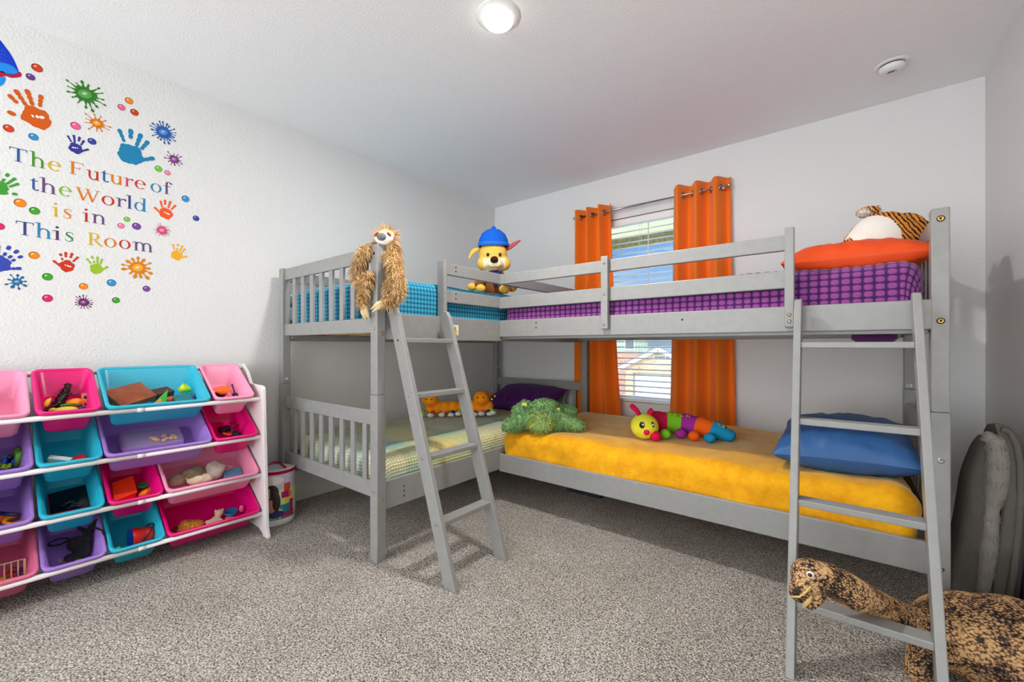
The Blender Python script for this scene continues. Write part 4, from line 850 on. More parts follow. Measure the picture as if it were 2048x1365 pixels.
# bottom row
k = (3, 3); t = thing('toy_rack', 'cream barred toy rack in the rose pink bin', 'toy', tuple(bt(k, 30, 1145, .03))); b = MB()
c00, c10, c11, c01 = bt(k, -20, 1136, .075), bt(k, 49.5, 1118, .075), bt(k, 50, 1151, .03), bt(k, -20, 1170, .03)
for a_, z_ in ((c00, c10), (c01, c11)): MB().tube([a_, z_], .0028, 8).build('crossbar', m_cream, t)
for f in (.0, .2, .4, .6, .8): MB().tube([c10+(c00-c10)*f, c11+(c01-c11)*f], .0022 if f else .0045, 8).build('bar', m_cream, t)
for u, v, r, mm, nm, lb in ((19, 1150, .014, m_red, 'toy_bead', 'red bead behind the cream rack, left one'), (32, 1149, .013, P('bead_crimson', (196, 20, 60)), 'toy_bead', 'crimson bead behind the cream rack, right one'), (27, 1142, .014, mat('toy_hair', (150, 92, 56), .8, bump=(90, .6)), 'toy_ball', 'brown fuzzy ball behind the cream rack'), (8, 1157, .010, m_gr, 'toy_bead', 'green bead at the front of the rose pink bin'), (1, 1161, .013, m_or, 'toy_bead', 'orange bead at the left photo edge in the rose pink bin')):
    toy(MB().ell(bt(k, u, v, .018), (r, r*1.2, r*.9), None, 14), nm, mm, lb, 'toy')
b = MB(); c = bt(k, 42, 1146, .025)
for i in range(3): b.tube([c+UZ*(.008*i)+UY*.013*math.cos(a)+UX*.012*math.sin(a) for a in [2*PI*j/14 for j in range(14)]], .0018, 6, closed=True)
toy(b, 'toy_spring', P('spring_violet', (96, 60, 140)), 'violet coil spring at the right of the rose pink bin', 'toy')
k = (3, 2); m_seq = mat('black_sequin', (16, 15, 18), .25, .7, bump=(260, 1.0))
c = bt(k, 152, 1088, .05); c2 = bt(k, 168, 1104, .04); c3 = bt(k, 134, 1118, .03); top = bt(k, 176, 1066, .09)
b = blob([('e', tuple(c), (.03, .028, .03)), ('p', [c, c2, c3], [.02, .022, .012]), ('p', [c2, top, bt(k, 194, 1040, .12)], [.022, .014, .006]), ('p', [top, bt(k, 150, 1052, .11)], [.012, .004])], .005, 3)
fur(b, 700, .0045, .0018, .1, 0)
b.tube([c+(bt(k, 123, 1071, .07)-c)*.5+Vector((0, -.03+.03*math.cos(a), .012*math.sin(a))) for a in [2*PI*i/16 for i in range(16)]], .0035, 6, closed=True)
s0, s1, s2 = bt(k, 190, 1056, .12), bt(k, 205, 1062, .125), bt(k, 217, 1092, .118)
b.tube([top, s0+UZ*.0, s1, s2], .004, 6)
toy(b, 'sequin_toy', m_seq, 'black sequined soft toy with loops sprawled in the lilac bottom bin', 'soft toy')
for u, v, mm, lb in ((158, 1120, m_lime, 'lime piece under the black sequined toy'), (128, 1124, P('toy_olive', (122, 150, 50)), 'olive piece left of the lime piece under the black sequined toy')): toy(MB().ell(bt(k, u, v, .012), (.008, .013, .007), None, 10), 'toy_piece', mm, lb, 'toy')
k = (3, 1); p0, p1 = bt(k, 263, 1079, .05), bt(k, 296, 1071, .045); ax = (p1-p0).normalized(); q = ax.to_track_quat('Z', 'Y').to_matrix().to_4x4(); M = Matrix.Translation(p0-ax*.004) @ q
t = thing('toy_bucket', 'red toy bucket with blue inside lying in the turquoise bottom bin', 'toy bucket', tuple((p0+p1)/2))
MB().lathe([(.048, 0), (.045, .038), (.042, .04), (.042, .054), (.037, .08), (.0001, .082)], M, 26).build('bucket_body', m_red, t)
MB().lathe([(.0485, -.001), (.043, -.001), (.037, .065), (.0001, .065)], M, 26).build('bucket_inside', m_blu, t)
b = MB(); b.tube([M @ Vector((.05*math.cos(a), .05*math.sin(a), .035+.045*math.sin(a))) for a in [PI*i/10 for i in range(11)]], .003, 6); b.build('handle', m_blk, t)
toy(MB().ell(bt(k, 236, 1099, .012), .011), 'toy_ball', m_lime, 'lime green ball in the front corner of the turquoise bottom bin', 'ball')
k = (3, 0)
b = MB(); c = bt(k, 382, 1054, .03); b.ell(c, (.03, .054, .024)); b.ell(c+UY*.02+UX*.01+UZ*.006, (.026, .03, .022)); fur(b, 2200, .008, .0016, .1, 0, curl=.9); toy(b, 'toy_wig', cloth('golden_curl', (214, 152, 66)), 'curly golden yellow hair toy in the wide hot pink bottom bin', 'toy')
b = MB(); c = bt(k, 358, 1059, .02); b.ell(c, (.018, .024, .014)); fur(b, 700, .007, .0016, .1, 0, curl=.9); toy(b, 'toy_wig', cloth('brown_curl', (112, 66, 34)), 'dark brown curly piece left of the golden hair', 'toy')
c = bt(k, 431, 1041, .028); b = blob([('e', tuple(c), (.022, .026, .020)), ('e', tuple(c+Vector((-.014, .020, .028))), (.021, .021, .019)), ('e', tuple(c+Vector((-.014, .004, .044))), .007), ('e', tuple(c+Vector((-.012, .036, .042))), .007), ('p', [c, c+Vector((.008, -.040, .004))], [.013, .010]), ('p', [c, c+Vector((.020, -.036, -.010))], [.013, .011]), ('p', [c, c+Vector((.018, .022, -.004))], [.011, .009])], .004, 4)
toy(b, 'teddy_bear', cloth('teddy_cream', (216, 190, 156)), 'small cream teddy bear in the wide hot pink bottom bin', 'soft toy')
cup(bt(k, 462, 1031, .02), (.2, -.1, .95), .024, .033, .026, 'toy_bowl', P('bowl_blue', (28, 112, 168)), 'blue toy bowl beside the cream teddy bear', 'toy bowl')
toy(MB().obox(fr_bin(bt(k, 458, 1037, .03), .35), .02, .035, .01), 'wooden_block', m_tan, 'small tan wooden block in front of the blue bowl', 'toy block')
b = MB(); c = bt(k, 483, 1018, .05); b.ell(c, (.008, .012, .018), None, 12); b.ell(c+UZ*.01+UY*.004, (.007, .009, .012), None, 12); b.tube([c, c-UZ*.03+Vector((0, .015, 0))], .003, 6); toy(b, 'toy_flower', m_pkt, 'pink toy flower at the right of the wide hot pink bottom bin', 'toy')
# ================================================================== wall stickers on the left wall (real flat vinyl, slightly off the wall)
def wallp(u, v): p = hit(u, v, 0, 0.0); return p.y, p.z
def px_scale(u, v): a, b_ = wallp(u, v-2), wallp(u, v+2); return abs(a[1]-b_[1])/4
def vinyl(name, col): return mat('vinyl_'+name, col, .6, .25)
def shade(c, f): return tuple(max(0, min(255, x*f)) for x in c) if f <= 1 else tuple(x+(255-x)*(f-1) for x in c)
class Dec(MB):
    q = 0
    def poly(s, pts, mi=0, lift=0):
        s.q += 1; return s.add([(.0008+.0003*lift+.00003*s.q, y, z) for y, z in pts], [tuple(range(len(pts)))], mi)
    def disc(s, y, z, ry, rz, mi=0, lift=0, n=20, rot=0):
        return s.poly([(y+ry*math.cos(a)*math.cos(rot)-rz*math.sin(a)*math.sin(rot), z+ry*math.cos(a)*math.sin(rot)+rz*math.sin(a)*math.cos(rot)) for a in [2*PI*i/n for i in range(n)]], mi, lift)
    def ribbon(s, pts, ws, mi=0, lift=0):
        k = len(pts); L = []
        for i in range(k):
            a, b_ = pts[max(i-1, 0)], pts[min(i+1, k-1)]; dx, dy = b_[0]-a[0], b_[1]-a[1]; l = math.hypot(dx, dy) or 1; nx, ny = -dy/l, dx/l
            w_ = ws[i] if hasattr(ws, '__len__') else ws; L += [(pts[i][0]+nx*w_/2, pts[i][1]+ny*w_/2), (pts[i][0]-nx*w_/2, pts[i][1]-ny*w_/2)]
        s.q += 1; return s.add([(.0008+.0003*lift+.00003*s.q, y, z) for y, z in L], [(2*i, 2*i+1, 2*i+3, 2*i+2) for i in range(k-1)], mi)
DC = {'red': (206, 62, 22), 'purple': (98, 58, 132), 'orange': (236, 134, 20), 'pink': (232, 96, 142), 'blue': (44, 140, 200), 'navy': (52, 66, 158), 'lime': (112, 196, 52), 'green': (64, 158, 40), 'rose': (236, 126, 158), 'magenta': (212, 36, 96), 'violet': (122, 70, 156)}
def dot(u, v, rpx, c, label):
    y, z = wallp(u, v); r = rpx*px_scale(u, v); d = Dec(); col = DC[c]
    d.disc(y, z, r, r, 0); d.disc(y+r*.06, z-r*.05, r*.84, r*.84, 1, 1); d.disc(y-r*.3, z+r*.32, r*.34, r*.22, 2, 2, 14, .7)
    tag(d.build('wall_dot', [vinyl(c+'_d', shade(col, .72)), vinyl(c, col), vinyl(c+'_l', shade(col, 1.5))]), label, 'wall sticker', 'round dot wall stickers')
for a in [(74, 136, 8, 'red', 'red dot sticker right of the blue butterfly sticker'), (61, 154, 6.5, 'purple', 'dark purple dot sticker just below the red dot by the butterfly'), (258, 202, 6.5, 'orange', 'orange dot sticker, topmost of the three right of the green splat'), (243, 215, 6, 'pink', 'pink dot sticker, left one of the three right of the green splat'), (269, 225, 6.5, 'red', 'red dot sticker, lowest of the three right of the green splat'),
          (151, 252, 7.5, 'pink', 'pink dot sticker left of the small orange splat'), (17, 257, 7.5, 'red', 'red dot sticker left below the big orange handprint'), (67, 274, 7, 'blue', 'blue dot sticker above the letters of the first line'), (184, 283, 6.5, 'navy', 'navy dot sticker right of the small navy handprint'), (317, 338, 6, 'lime', 'lime dot sticker above the end of the first line of lettering'), (335, 346, 5, 'rose', 'light pink dot sticker beside the lime dot near the small purple splat'),
          (40, 406, 8.5, 'orange', 'orange dot sticker left of the third line of lettering'), (69, 422, 7.5, 'green', 'green dot sticker right of the orange dot by the third line'), (371, 398, 6.5, 'blue', 'light blue dot sticker right of the red-orange handprint'), (392, 437, 5.5, 'navy', 'navy dot sticker farthest right on the wall'), (254, 439, 5, 'lime', 'small lime dot sticker right of the third line of lettering'), (242, 452, 5.5, 'rose', 'light pink dot sticker below the small lime dot'), (273, 453, 7, 'violet', 'violet dot sticker left of the pink splat'),
          (-1, 453, 7, 'magenta', 'magenta dot sticker cut by the left photo edge'), (68, 511, 7.5, 'orange', 'orange dot sticker below the fourth line of lettering'), (95, 554, 7.5, 'green', 'green dot sticker right of the lower blue splat'), (167, 573, 6.5, 'orange', 'orange dot sticker above the dark magenta splat'), (223, 566, 7, 'blue', 'blue dot sticker below left of the large orange splat'), (293, 578, 6, 'violet', 'violet dot sticker below right of the large orange splat'), (95, 597, 7.5, 'magenta', 'pinkish red dot sticker lowest on the left'), (232, 601, 6, 'green', 'green dot sticker right of the dark magenta splat')]: dot(*a)
def splat(u, v, rpx, col, label, arms=14, seed=1, core=.5, ar=.45, lobes=.12):
    rng = random.Random(seed); y, z = wallp(u, v); r = rpx*px_scale(u, v); d = Dec(); n = 48; ph = [rng.random()*6 for _ in range(3)]
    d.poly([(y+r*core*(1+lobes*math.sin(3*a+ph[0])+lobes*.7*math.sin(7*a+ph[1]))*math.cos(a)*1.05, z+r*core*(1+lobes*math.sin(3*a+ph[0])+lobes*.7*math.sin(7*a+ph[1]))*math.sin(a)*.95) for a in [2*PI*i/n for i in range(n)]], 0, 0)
    for i in range(arms):
        a = 2*PI*(i+.35*rng.random())/arms; L = r*(.72+.35*rng.random()); bw = r*.16; c_, s_ = math.cos(a), math.sin(a)
        pts = [(y+c_*r*core*.8, z+s_*r*core*.8), (y+c_*r*(core+.12), z+s_*r*(core+.12)), (y+c_*L*.9, z+s_*L*.9), (y+c_*L, z+s_*L)]
        d.ribbon(pts, [bw*1.5, bw*.6, bw*.25, bw*.3], 0, .5); dr = r*ar*.14*(.7+.8*rng.random()); d.disc(y+c_*L, z+s_*L, dr*1.5, dr, 0, .7, 12, a)
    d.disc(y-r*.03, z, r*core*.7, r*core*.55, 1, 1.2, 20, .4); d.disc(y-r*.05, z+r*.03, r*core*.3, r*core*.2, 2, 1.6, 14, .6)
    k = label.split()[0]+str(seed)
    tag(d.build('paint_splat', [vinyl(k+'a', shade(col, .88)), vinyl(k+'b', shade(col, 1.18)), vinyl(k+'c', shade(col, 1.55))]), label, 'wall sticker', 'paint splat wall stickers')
splat(171, 189, 28, (54, 138, 40), 'large green paint splat sticker, topmost of the splats', 15, 1, .52)
splat(194, 247, 19, (240, 132, 20), 'small orange paint splat sticker below the green splat', 11, 2, .45)
splat(327, 265, 20, (44, 104, 190), 'blue paint splat sticker, topmost on the right', 20, 3, .52)
splat(348, 319, 14.5, (132, 62, 130), 'small purple paint splat sticker below the blue splat', 12, 4, .5)
splat(324, 461, 13, (236, 88, 128), 'pink paint splat sticker right of the third line of lettering', 18, 5, .55, .3)
splat(276, 536, 22, (246, 146, 16), 'large orange paint splat sticker below the fourth line of lettering', 13, 6, .56, .7, .08)
splat(167, 605, 14, (122, 42, 112), 'dark magenta paint splat sticker lowest in the middle', 16, 7, .48)
splat(34, 564, 14.5, (30, 112, 170), 'blue paint splat sticker at the lower left', 9, 8, .46, .9)
def hand(u, v, hpx, col, label, rot=0, mir=1, seed=1, hole=True):
    """handprint: palm patch and five separate finger patches; size hpx = height in px"""
    rng = random.Random(seed); y0, z0 = wallp(u, v); s = hpx*px_scale(u, v); d = Dec(); cr_, sr_ = math.cos(rot), math.sin(rot)
    def T(x, yv): x *= mir; return (y0+s*(x*cr_-yv*sr_), z0+s*(x*sr_+yv*cr_))
    n = 40; d.poly([T((.29+.025*math.sin(5*a+seed)+.012*math.sin(13*a))*math.cos(a), -.18+(.31+.03*math.sin(4*a+seed*2)+.012*math.sin(11*a))*math.sin(a)) for a in [2*PI*i/n for i in range(n)]], 0)
    for (bx, by), (tx, ty), w_ in (((-.2, .12), (-.36, .42), .105), ((-.06, .16), (-.12, .56), .115), ((.08, .15), (.12, .55), .115), ((.2, .1), (.31, .42), .11), ((.24, -.25), (.52, -.02), .12)):
        for f0, f1, wf in ((0.0, .3, .8), (.36, .6, .92), (.66, 1.0, 1.0)):
            if rng.random() < .12 and f0 < .5: continue
            a, b_ = (bx+(tx-bx)*f0, by+(ty-by)*f0), (bx+(tx-bx)*f1, by+(ty-by)*f1); m = 8; q = []; dx, dy = b_[0]-a[0], b_[1]-a[1]; l = math.hypot(dx, dy); ux, uy = dx/l, dy/l; w2 = w_*wf/2
            for i in range(m+1): t = -PI/2+PI*i/m; q.append((b_[0]-ux*w2*.6+ux*w2*math.cos(t)-uy*w2*math.sin(t), b_[1]-uy*w2*.6+uy*w2*math.cos(t)+ux*w2*math.sin(t)))
            for i in range(m+1): t = PI/2+PI*i/m; q.append((a[0]+ux*w2*.6+ux*w2*math.cos(t)-uy*w2*math.sin(t), a[1]+uy*w2*.6+uy*w2*math.cos(t)+ux*w2*math.sin(t)))
            d.poly([T(*p) for p in q], 0, .4)
    if hole:
        for i in range(3): d.poly([T(-.02+.09*(i-1)+.06*math.cos(a)*(1-.3*i), -.18+.02*i+.045*math.sin(a)) for a in [2*PI*j/9 for j in range(9)]], 1, 1)
    tag(d.build('handprint', [vinyl('hand%d' % seed, col), vinyl('hand_gap', (226, 224, 220))]), label, 'wall sticker', 'handprint wall stickers')
hand(66, 222, 68, (206, 88, 8), 'large orange handprint sticker below the butterfly', .42, -1, 1)
hand(264, 298, 66, (26, 126, 172), 'large teal blue handprint sticker above the first line of lettering', -.16, 1, 2, False)
hand(152, 291, 34, (50, 52, 140), 'small navy handprint sticker above the first line of lettering', -.05, 1, 3)
hand(3, 370, 46, (60, 150, 50), 'green handprint sticker cut by the left photo edge', -.55, 1, 4, False)
hand(333, 421, 36, (238, 88, 30), 'red-orange handprint sticker right of the second line of lettering', -.1, -1, 5)
hand(355, 506, 31, (240, 170, 40), 'yellow handprint sticker farthest right on the wall', -.25, 1, 6, False)
hand(135, 526, 37, (200, 50, 22), 'red handprint sticker below the fourth line of lettering', -.1, -1, 7)
hand(192, 532, 33, (150, 186, 40), 'lime handprint sticker right of the red handprint', .1, 1, 8, False)
hand(6, 520, 52, (52, 70, 170), 'blue handprint sticker cut by the left edge below the lettering', -.5, 1, 9, False)
# butterfly, cut by the frame: blue wings with red lower edge
def crv(pts, n=6):
    o = []; k = len(pts)
    for i in range(k):
        a, b_, c, e = pts[i-1], pts[i], pts[(i+1) % k], pts[(i+2) % k]
        for q in range(n):
            t = q/n; o.append(tuple(.5*((2*b_[j])+(c[j]-a[j])*t+(2*a[j]-5*b_[j]+4*c[j]-e[j])*t*t+(3*b_[j]-a[j]-3*c[j]+e[j])*t**3) for j in (0, 1)))
    return o
def wpoly(d, pts, mi, lift): d.poly([wallp(u, v) for u, v in crv(pts)], mi, lift)
d = Dec(); wpoly(d, [(-95, 75), (-50, 60), (-10, 72), (14, 98), (29, 122), (38, 146), (34, 152), (10, 150), (-40, 160), (-80, 140)], 0, 0)
wpoly(d, [(-40, 158), (0, 143), (16, 149), (30, 149), (40, 144), (42, 153), (24, 156), (6, 153), (-30, 170)], 1, 1)
wpoly(d, [(-60, 165), (-20, 152), (2, 149), (11, 157), (8, 167), (0, 173), (-30, 195), (-55, 190)], 2, .5)
wpoly(d, [(-16, 126), (6, 126), (24, 132), (35, 143), (30, 148), (14, 147), (-4, 142)], 2, .8)
for k in range(4): d.ribbon([wallp(-14, 128-9*k), wallp(2+2*k, 122-7*k), wallp(12-k, 130-9*k), wallp(20-3*k, 138-12*k)], [.0012, .0015, .0012, .0006], 3, 1.3)
tag(d.build('butterfly_sticker', [vinyl('bfly', (10, 56, 196)), vinyl('bfly_red', (176, 16, 58)), vinyl('bfly_light', (24, 138, 226)), vinyl('bfly_vein', (60, 130, 230))]), 'blue butterfly sticker with red lower edge cut by the left photo edge', 'wall sticker')

# lettering
LC = {'b': (46, 88, 150), 'g': (70, 140, 40), 'y': (214, 168, 30), 'o': (216, 118, 24), 'r': (188, 50, 36), 't': (48, 126, 168), 'p': (104, 72, 118), 'l': (130, 176, 50), 'k': (214, 60, 96), 'n': (52, 66, 130), 'd': (80, 56, 92), 'e': (60, 128, 70)}
def glyph(ch):
    """strokes in em units: ('s',x,y0,y1,w) stem, ('h',x0,x1,y,t) bar, ('a',cx,cy,rx,ry,a0,a1,tx,ty) bowl, ('l',pts,ws) ribbon, ('c',x,y,r) dot"""
    S_, T_ = .095, .032
    def bs(x, y=0): return ('h', x-.1, x+.1, y+.014, .028)
    def fl(x, y): return ('l', [(x-.12, y-.035), (x-.02, y-.004)], [.02, .045])
    if ch == 'T': return .62, [('s', .31, 0, .68, .1), ('h', .02, .60, .66, .036), ('l', [(.035, .67), (.015, .53)], [.05, .015]), ('l', [(.585, .67), (.605, .53)], [.05, .015]), ('h', .19, .43, .014, .028)]
    if ch == 'F': return .54, [('s', .14, 0, .68, .1), ('h', .03, .51, .664, .034), ('h', .14, .40, .36, .03), ('l', [(.49, .67), (.52, .53)], [.05, .015]), ('l', [(.39, .44), (.39, .28)], .022), ('h', .03, .27, .014, .028)]
    if ch == 'R': return .62, [('s', .14, 0, .68, .1), ('h', .03, .3, .664, .032), ('a', .28, .50, .2, .18, -PI/2, PI/2, S_, T_), ('h', .14, .30, .335, .03), ('l', [(.28, .34), (.42, .15), (.52, .03), (.63, .012)], [.06, .09, .07, .025]), ('h', .03, .26, .014, .028)]
    if ch == 'W': return .92, [('l', [(.10, .67), (.30, .0)], .09), ('l', [(.30, .02), (.48, .60)], .036), ('l', [(.44, .67), (.64, .0)], .09), ('l', [(.64, .02), (.83, .66)], .036), ('h', 0, .22, .666, .028), ('h', .35, .56, .666, .028), ('h', .73, .93, .666, .028)]
    if ch == 'h': return .58, [('s', .13, 0, .78, S_), fl(.1, .77), ('a', .295, .30, .215, .215, 0, PI*.93, S_, .05), ('s', .46, 0, .31, S_), bs(.13), bs(.46)]
    if ch == 'n': return .58, [('s', .13, 0, .5, S_), fl(.1, .49), ('a', .295, .30, .215, .215, 0, PI*.93, S_, .05), ('s', .46, 0, .31, S_), bs(.13), bs(.46)]
    if ch == 'm': return .88, [('s', .13, 0, .5, S_), fl(.1, .49), ('a', .28, .30, .2, .215, 0, PI*.93, S_, .05), ('s', .435, 0, .31, S_), ('a', .585, .30, .2, .215, 0, PI*.93, S_, .05), ('s', .74, 0, .31, S_), bs(.13), bs(.435), bs(.74)]
    if ch == 'u': return .58, [('s', .13, .2, .5, S_), ('a', .295, .21, .213, .222, PI, 2*PI, S_, .05), ('s', .46, 0, .5, S_), fl(.1, .49), fl(.43, .49), ('h', .46, .56, .014, .028)]
    if ch == 'r': return .42, [('s', .13, 0, .5, S_), fl(.1, .49), bs(.13), ('l', [(.16, .34), (.24, .45), (.33, .475), (.40, .45)], [.03, .05, .06, .05]), ('c', .37, .425, .05)]
    if ch == 'i': return .27, [('s', .135, 0, .5, S_), fl(.1, .49), bs(.135), ('c', .13, .665, .06)]
    if ch == 'l': return .27, [('s', .135, 0, .78, S_), fl(.1, .77), bs(.135)]
    if ch == 't': return .36, [('s', .15, .1, .58, S_), ('l', [(.1, .5), (.19, .64)], [.03, .02]), ('h', .02, .33, .485, .034), ('a', .245, .12, .143, .125, PI, 1.85*PI, S_, .05)]
    if ch == 'f': return .38, [('s', .15, 0, .62, S_), ('h', .02, .33, .485, .034), ('a', .245, .62, .143, .15, .35, PI, S_, .045), ('c', .345, .67, .048), bs(.15)]
    if ch == 'o': return .52, [('a', .26, .25, .24, .262, 0, 2*PI, S_, T_)]
    if ch == 'e': return .48, [('a', .25, .25, .225, .262, 0.06, 2*PI-.75, S_, T_), ('h', .05, .465, .285, .03)]
    if ch == 'd': return .58, [('a', .25, .25, .225, .262, 0, 2*PI, S_, T_), ('s', .44, 0, .78, S_), fl(.41, .77), ('h', .44, .56, .014, .028)]
    if ch == 's': return .40, [('l', [(.345, .36), (.33, .46), (.21, .497), (.10, .45), (.09, .36), (.2, .27), (.31, .19), (.31, .07), (.19, .0), (.07, .03), (.045, .15)], [.012, .03, .036, .06, .085, .1, .09, .06, .036, .03, .012])]
    return .3, []
lett = thing('wall_lettering', 'multicoloured serif lettering reading The Future of the World is in This Room', 'wall lettering', (0, -2.95, 1.3))
EM = .0875
lines = [('T', 18, 55, 324, 'b'), ('h', 59.5, 91, 335, 'g'), ('e', 94, 123, 342, 'y'), ('F', 137, 168, 350, 'o'), ('u', 173, 200, 360, 'r'), ('t', 201, 218, 364, 'b'), ('u', 218, 246, 368.5, 'o'), ('r', 248, 267, 374, 'k'), ('e', 268, 292, 378, 'r'), ('o', 300, 324, 384.5, 't'), ('f', 326, 344, 389, 'p'),
         ('t', 59, 78, 381, 'b'), ('h', 79.5, 113, 387, 'p'), ('e', 116, 144, 392.5, 'l'), ('W', 150, 200, 403, 'o'), ('o', 202, 230, 410.5, 'r'), ('r', 232, 253, 414.5, 'p'), ('l', 252, 266, 418, 'n'), ('d', 267, 295, 422.5, 't'),
         ('i', 104, 119, 433.5, 'y'), ('s', 124.5, 145, 437.5, 'o'), ('i', 165, 180, 444, 'r'), ('n', 183, 212, 448, 'p'),
         ('T', 31, 68, 471, 'n'), ('h', 70, 104, 477, 't'), ('i', 106, 123, 480.5, 'd'), ('s', 128, 149, 483.5, 'e'), ('R', 174, 206, 491.5, 'y'), ('o', 207, 234, 495, 'o'), ('o', 237, 262, 498, 'r'), ('m', 266, 307, 503, 'p')]
for ch, u0, u1, vb, c in lines:
    w_, st = glyph(ch); ya, za = wallp(u0, vb-.02*(u1-u0)); yb, zb_ = wallp(u1, vb); yc, zc = wallp((u0+u1)/2, vb); sx_ = (yb-ya)/w_; d = Dec()
    def G(x, y): return (ya+x*sx_, zc+y*EM)
    for q in st:
        if q[0] == 's': d.poly([G(q[1]-q[4]/2, q[2]), G(q[1]+q[4]/2, q[2]), G(q[1]+q[4]/2, q[3]), G(q[1]-q[4]/2, q[3])], 0)
        elif q[0] == 'h': d.poly([G(q[1], q[3]-q[4]/2), G(q[2], q[3]-q[4]/2), G(q[2], q[3]+q[4]/2), G(q[1], q[3]+q[4]/2)], 0, .3)
        elif q[0] == 'c': d.disc(*G(q[1], q[2]), q[3]*sx_*.95, q[3]*EM, 0, .4, 16)
        elif q[0] == 'l': d.ribbon([G(*p) for p in q[1]], [v*(sx_+EM)/2 for v in q[2]] if hasattr(q[2], '__len__') else q[2]*(sx_+EM)/2, 0, .5)
        elif q[0] == 'a':
            cx, cy, rx, ry, a0, a1, tx, ty = q[1:]; n = 28; pts = []
            for i in range(n+1):
                a = a0+(a1-a0)*i/n; pts += [G(cx+rx*math.cos(a), cy+ry*math.sin(a)), G(cx+(rx-tx)*math.cos(a), cy+(ry-ty)*math.sin(a))]
            d.q += 1; d.add([(.0008+.00003*d.q, y, z) for y, z in pts], [(2*i, 2*i+1, 2*i+3, 2*i+2) for i in range(n)], 0)
    o = d.build('letter', vinyl('letter_'+c, LC[c]), lett)
# ================================================================== soft toys and the rest
Rw, Fw, Zw = _Rv.copy(), _Fv.copy(), Vector((0, 0, 1))
# ------------------------------------------------------------------ sloth hugging the foot post
m_fur = mat('sloth_fur', (206, 164, 108), .85, .2, var=(60, (232, 200, 150), .4, .62)); m_furd = mat('sloth_fur_dark', (150, 106, 62), .85, .2)
m_face = cloth('plush_white', (236, 230, 220)); m_pnose = cloth('plush_grey', (112, 112, 114)); m_rust = cloth('plush_rust', (150, 74, 34)); m_claw = cloth('claw_cream', (222, 194, 150))
def H_(u, v, y): return hit(u, v, 1, y)
hc = H_(772, 476, -2.075)
sl = thing('sloth_plush', 'shaggy tan sloth plush hugging the top of the foot post', 'soft toy', (hc.x, hc.y, 1.2))
tA, tB = H_(779, 505, -2.05), H_(784, 578, -2.04)
la0, la1, la2, la3 = H_(752, 497, -2.10), H_(728, 503, -2.165), H_(712, 548, -2.175), H_(726, 572, -2.17)
ll0, ll1, ll2 = H_(737, 552, -2.165), H_(726, 590, -2.17), H_(728, 613, -2.17)
ra0, ra1, ra2 = H_(786, 520, -2.085), H_(797, 570, -2.10), H_(800, 588, -2.11)
rl0, rl1, rl2 = H_(783, 570, -2.09), H_(782, 598, -2.12), H_(771, 606, -2.135)
body = blob([('e', tuple(hc), (.048, .045, .043)), ('p', [hc, tA, tB], [.034, .040, .044]), ('p', [tA, la0, la1, la2, la3], [.03, .02, .018, .016, .013]), ('p', [ll0, ll1, ll2], [.015, .016, .012]), ('p', [tA, ra0, ra1, ra2], [.026, .02, .018, .015]), ('p', [tB, rl0, rl1, rl2], [.034, .023, .019, .014])], .006, 4)
sk = MB(); sk.v = list(body.v); sk.f = list(body.f); sk.m = list(body.m); sk.s = list(body.s)
def nface(p, n): return not ((p-hc).length < .06 and (p-hc).dot(-Fw) > .018 and (p-hc).z < .03)
fur(body, 11000, .036, .0016, .9, lambda p: 1 if random.random() < .22 else 0, keep=lambda p, n: nface(p, n) and (p-hc).length > .055, src=sk, jit=.7)
fur(body, 4500, .036, .0013, .12, lambda p: 1 if random.random() < .12 else 0, keep=lambda p, n: nface(p, n) and (p-hc).length <= .06, src=sk, jit=.8)
body.build('body', [m_fur, m_furd], sl)
Mf = frame(hc-Fw*.032+Zw*(-.010), Rw, Zw*.96+Fw*.2)          # face plate: x right, y up, z towards viewer
b = MB(); b.ell((0, 0, 0), (.043, .034, .022), None, 24); b.xf(Mf); b.build('face', m_face, sl)
b = MB(); b.ell((-.006, -.002, .019), (.0235, .0195, .013), Rz(-.25), 18); b.xf(Mf); b.build('nose', m_pnose, sl)
for sx_ in (-1, 1):
    b = MB(); b.ell((.029*sx_-.002, .013, .0145), (.014, .0075, .006), Rz(-.75*sx_+.05), 14); b.xf(Mf); b.build('eye_patch', m_rust, sl)
    b = MB(); b.ell((.026*sx_-.002, .011, .0195), (.003, .003, .0025), None, 10); b.xf(Mf); b.build('eye', mat('bead_black', (20, 18, 18), .15, .6), sl)
def claws(p, d, n=2):
    d = Vector(d).normalized(); sdv = d.cross(-Fw).normalized()
    for i in range(n):
        o = p+sdv*(.014*(i-(n-1)/2)); MB().tube([o, o+d*.03-Fw*.012, o+d*.072-sdv*.006-Fw*.012], [.012, .0125, .002], 8).build('claw', m_claw, sl)
claws(la3, Rw*.45-Zw); claws(ll2, Rw*.25-Zw); claws(rl2, -Rw*.9-Zw*.45)
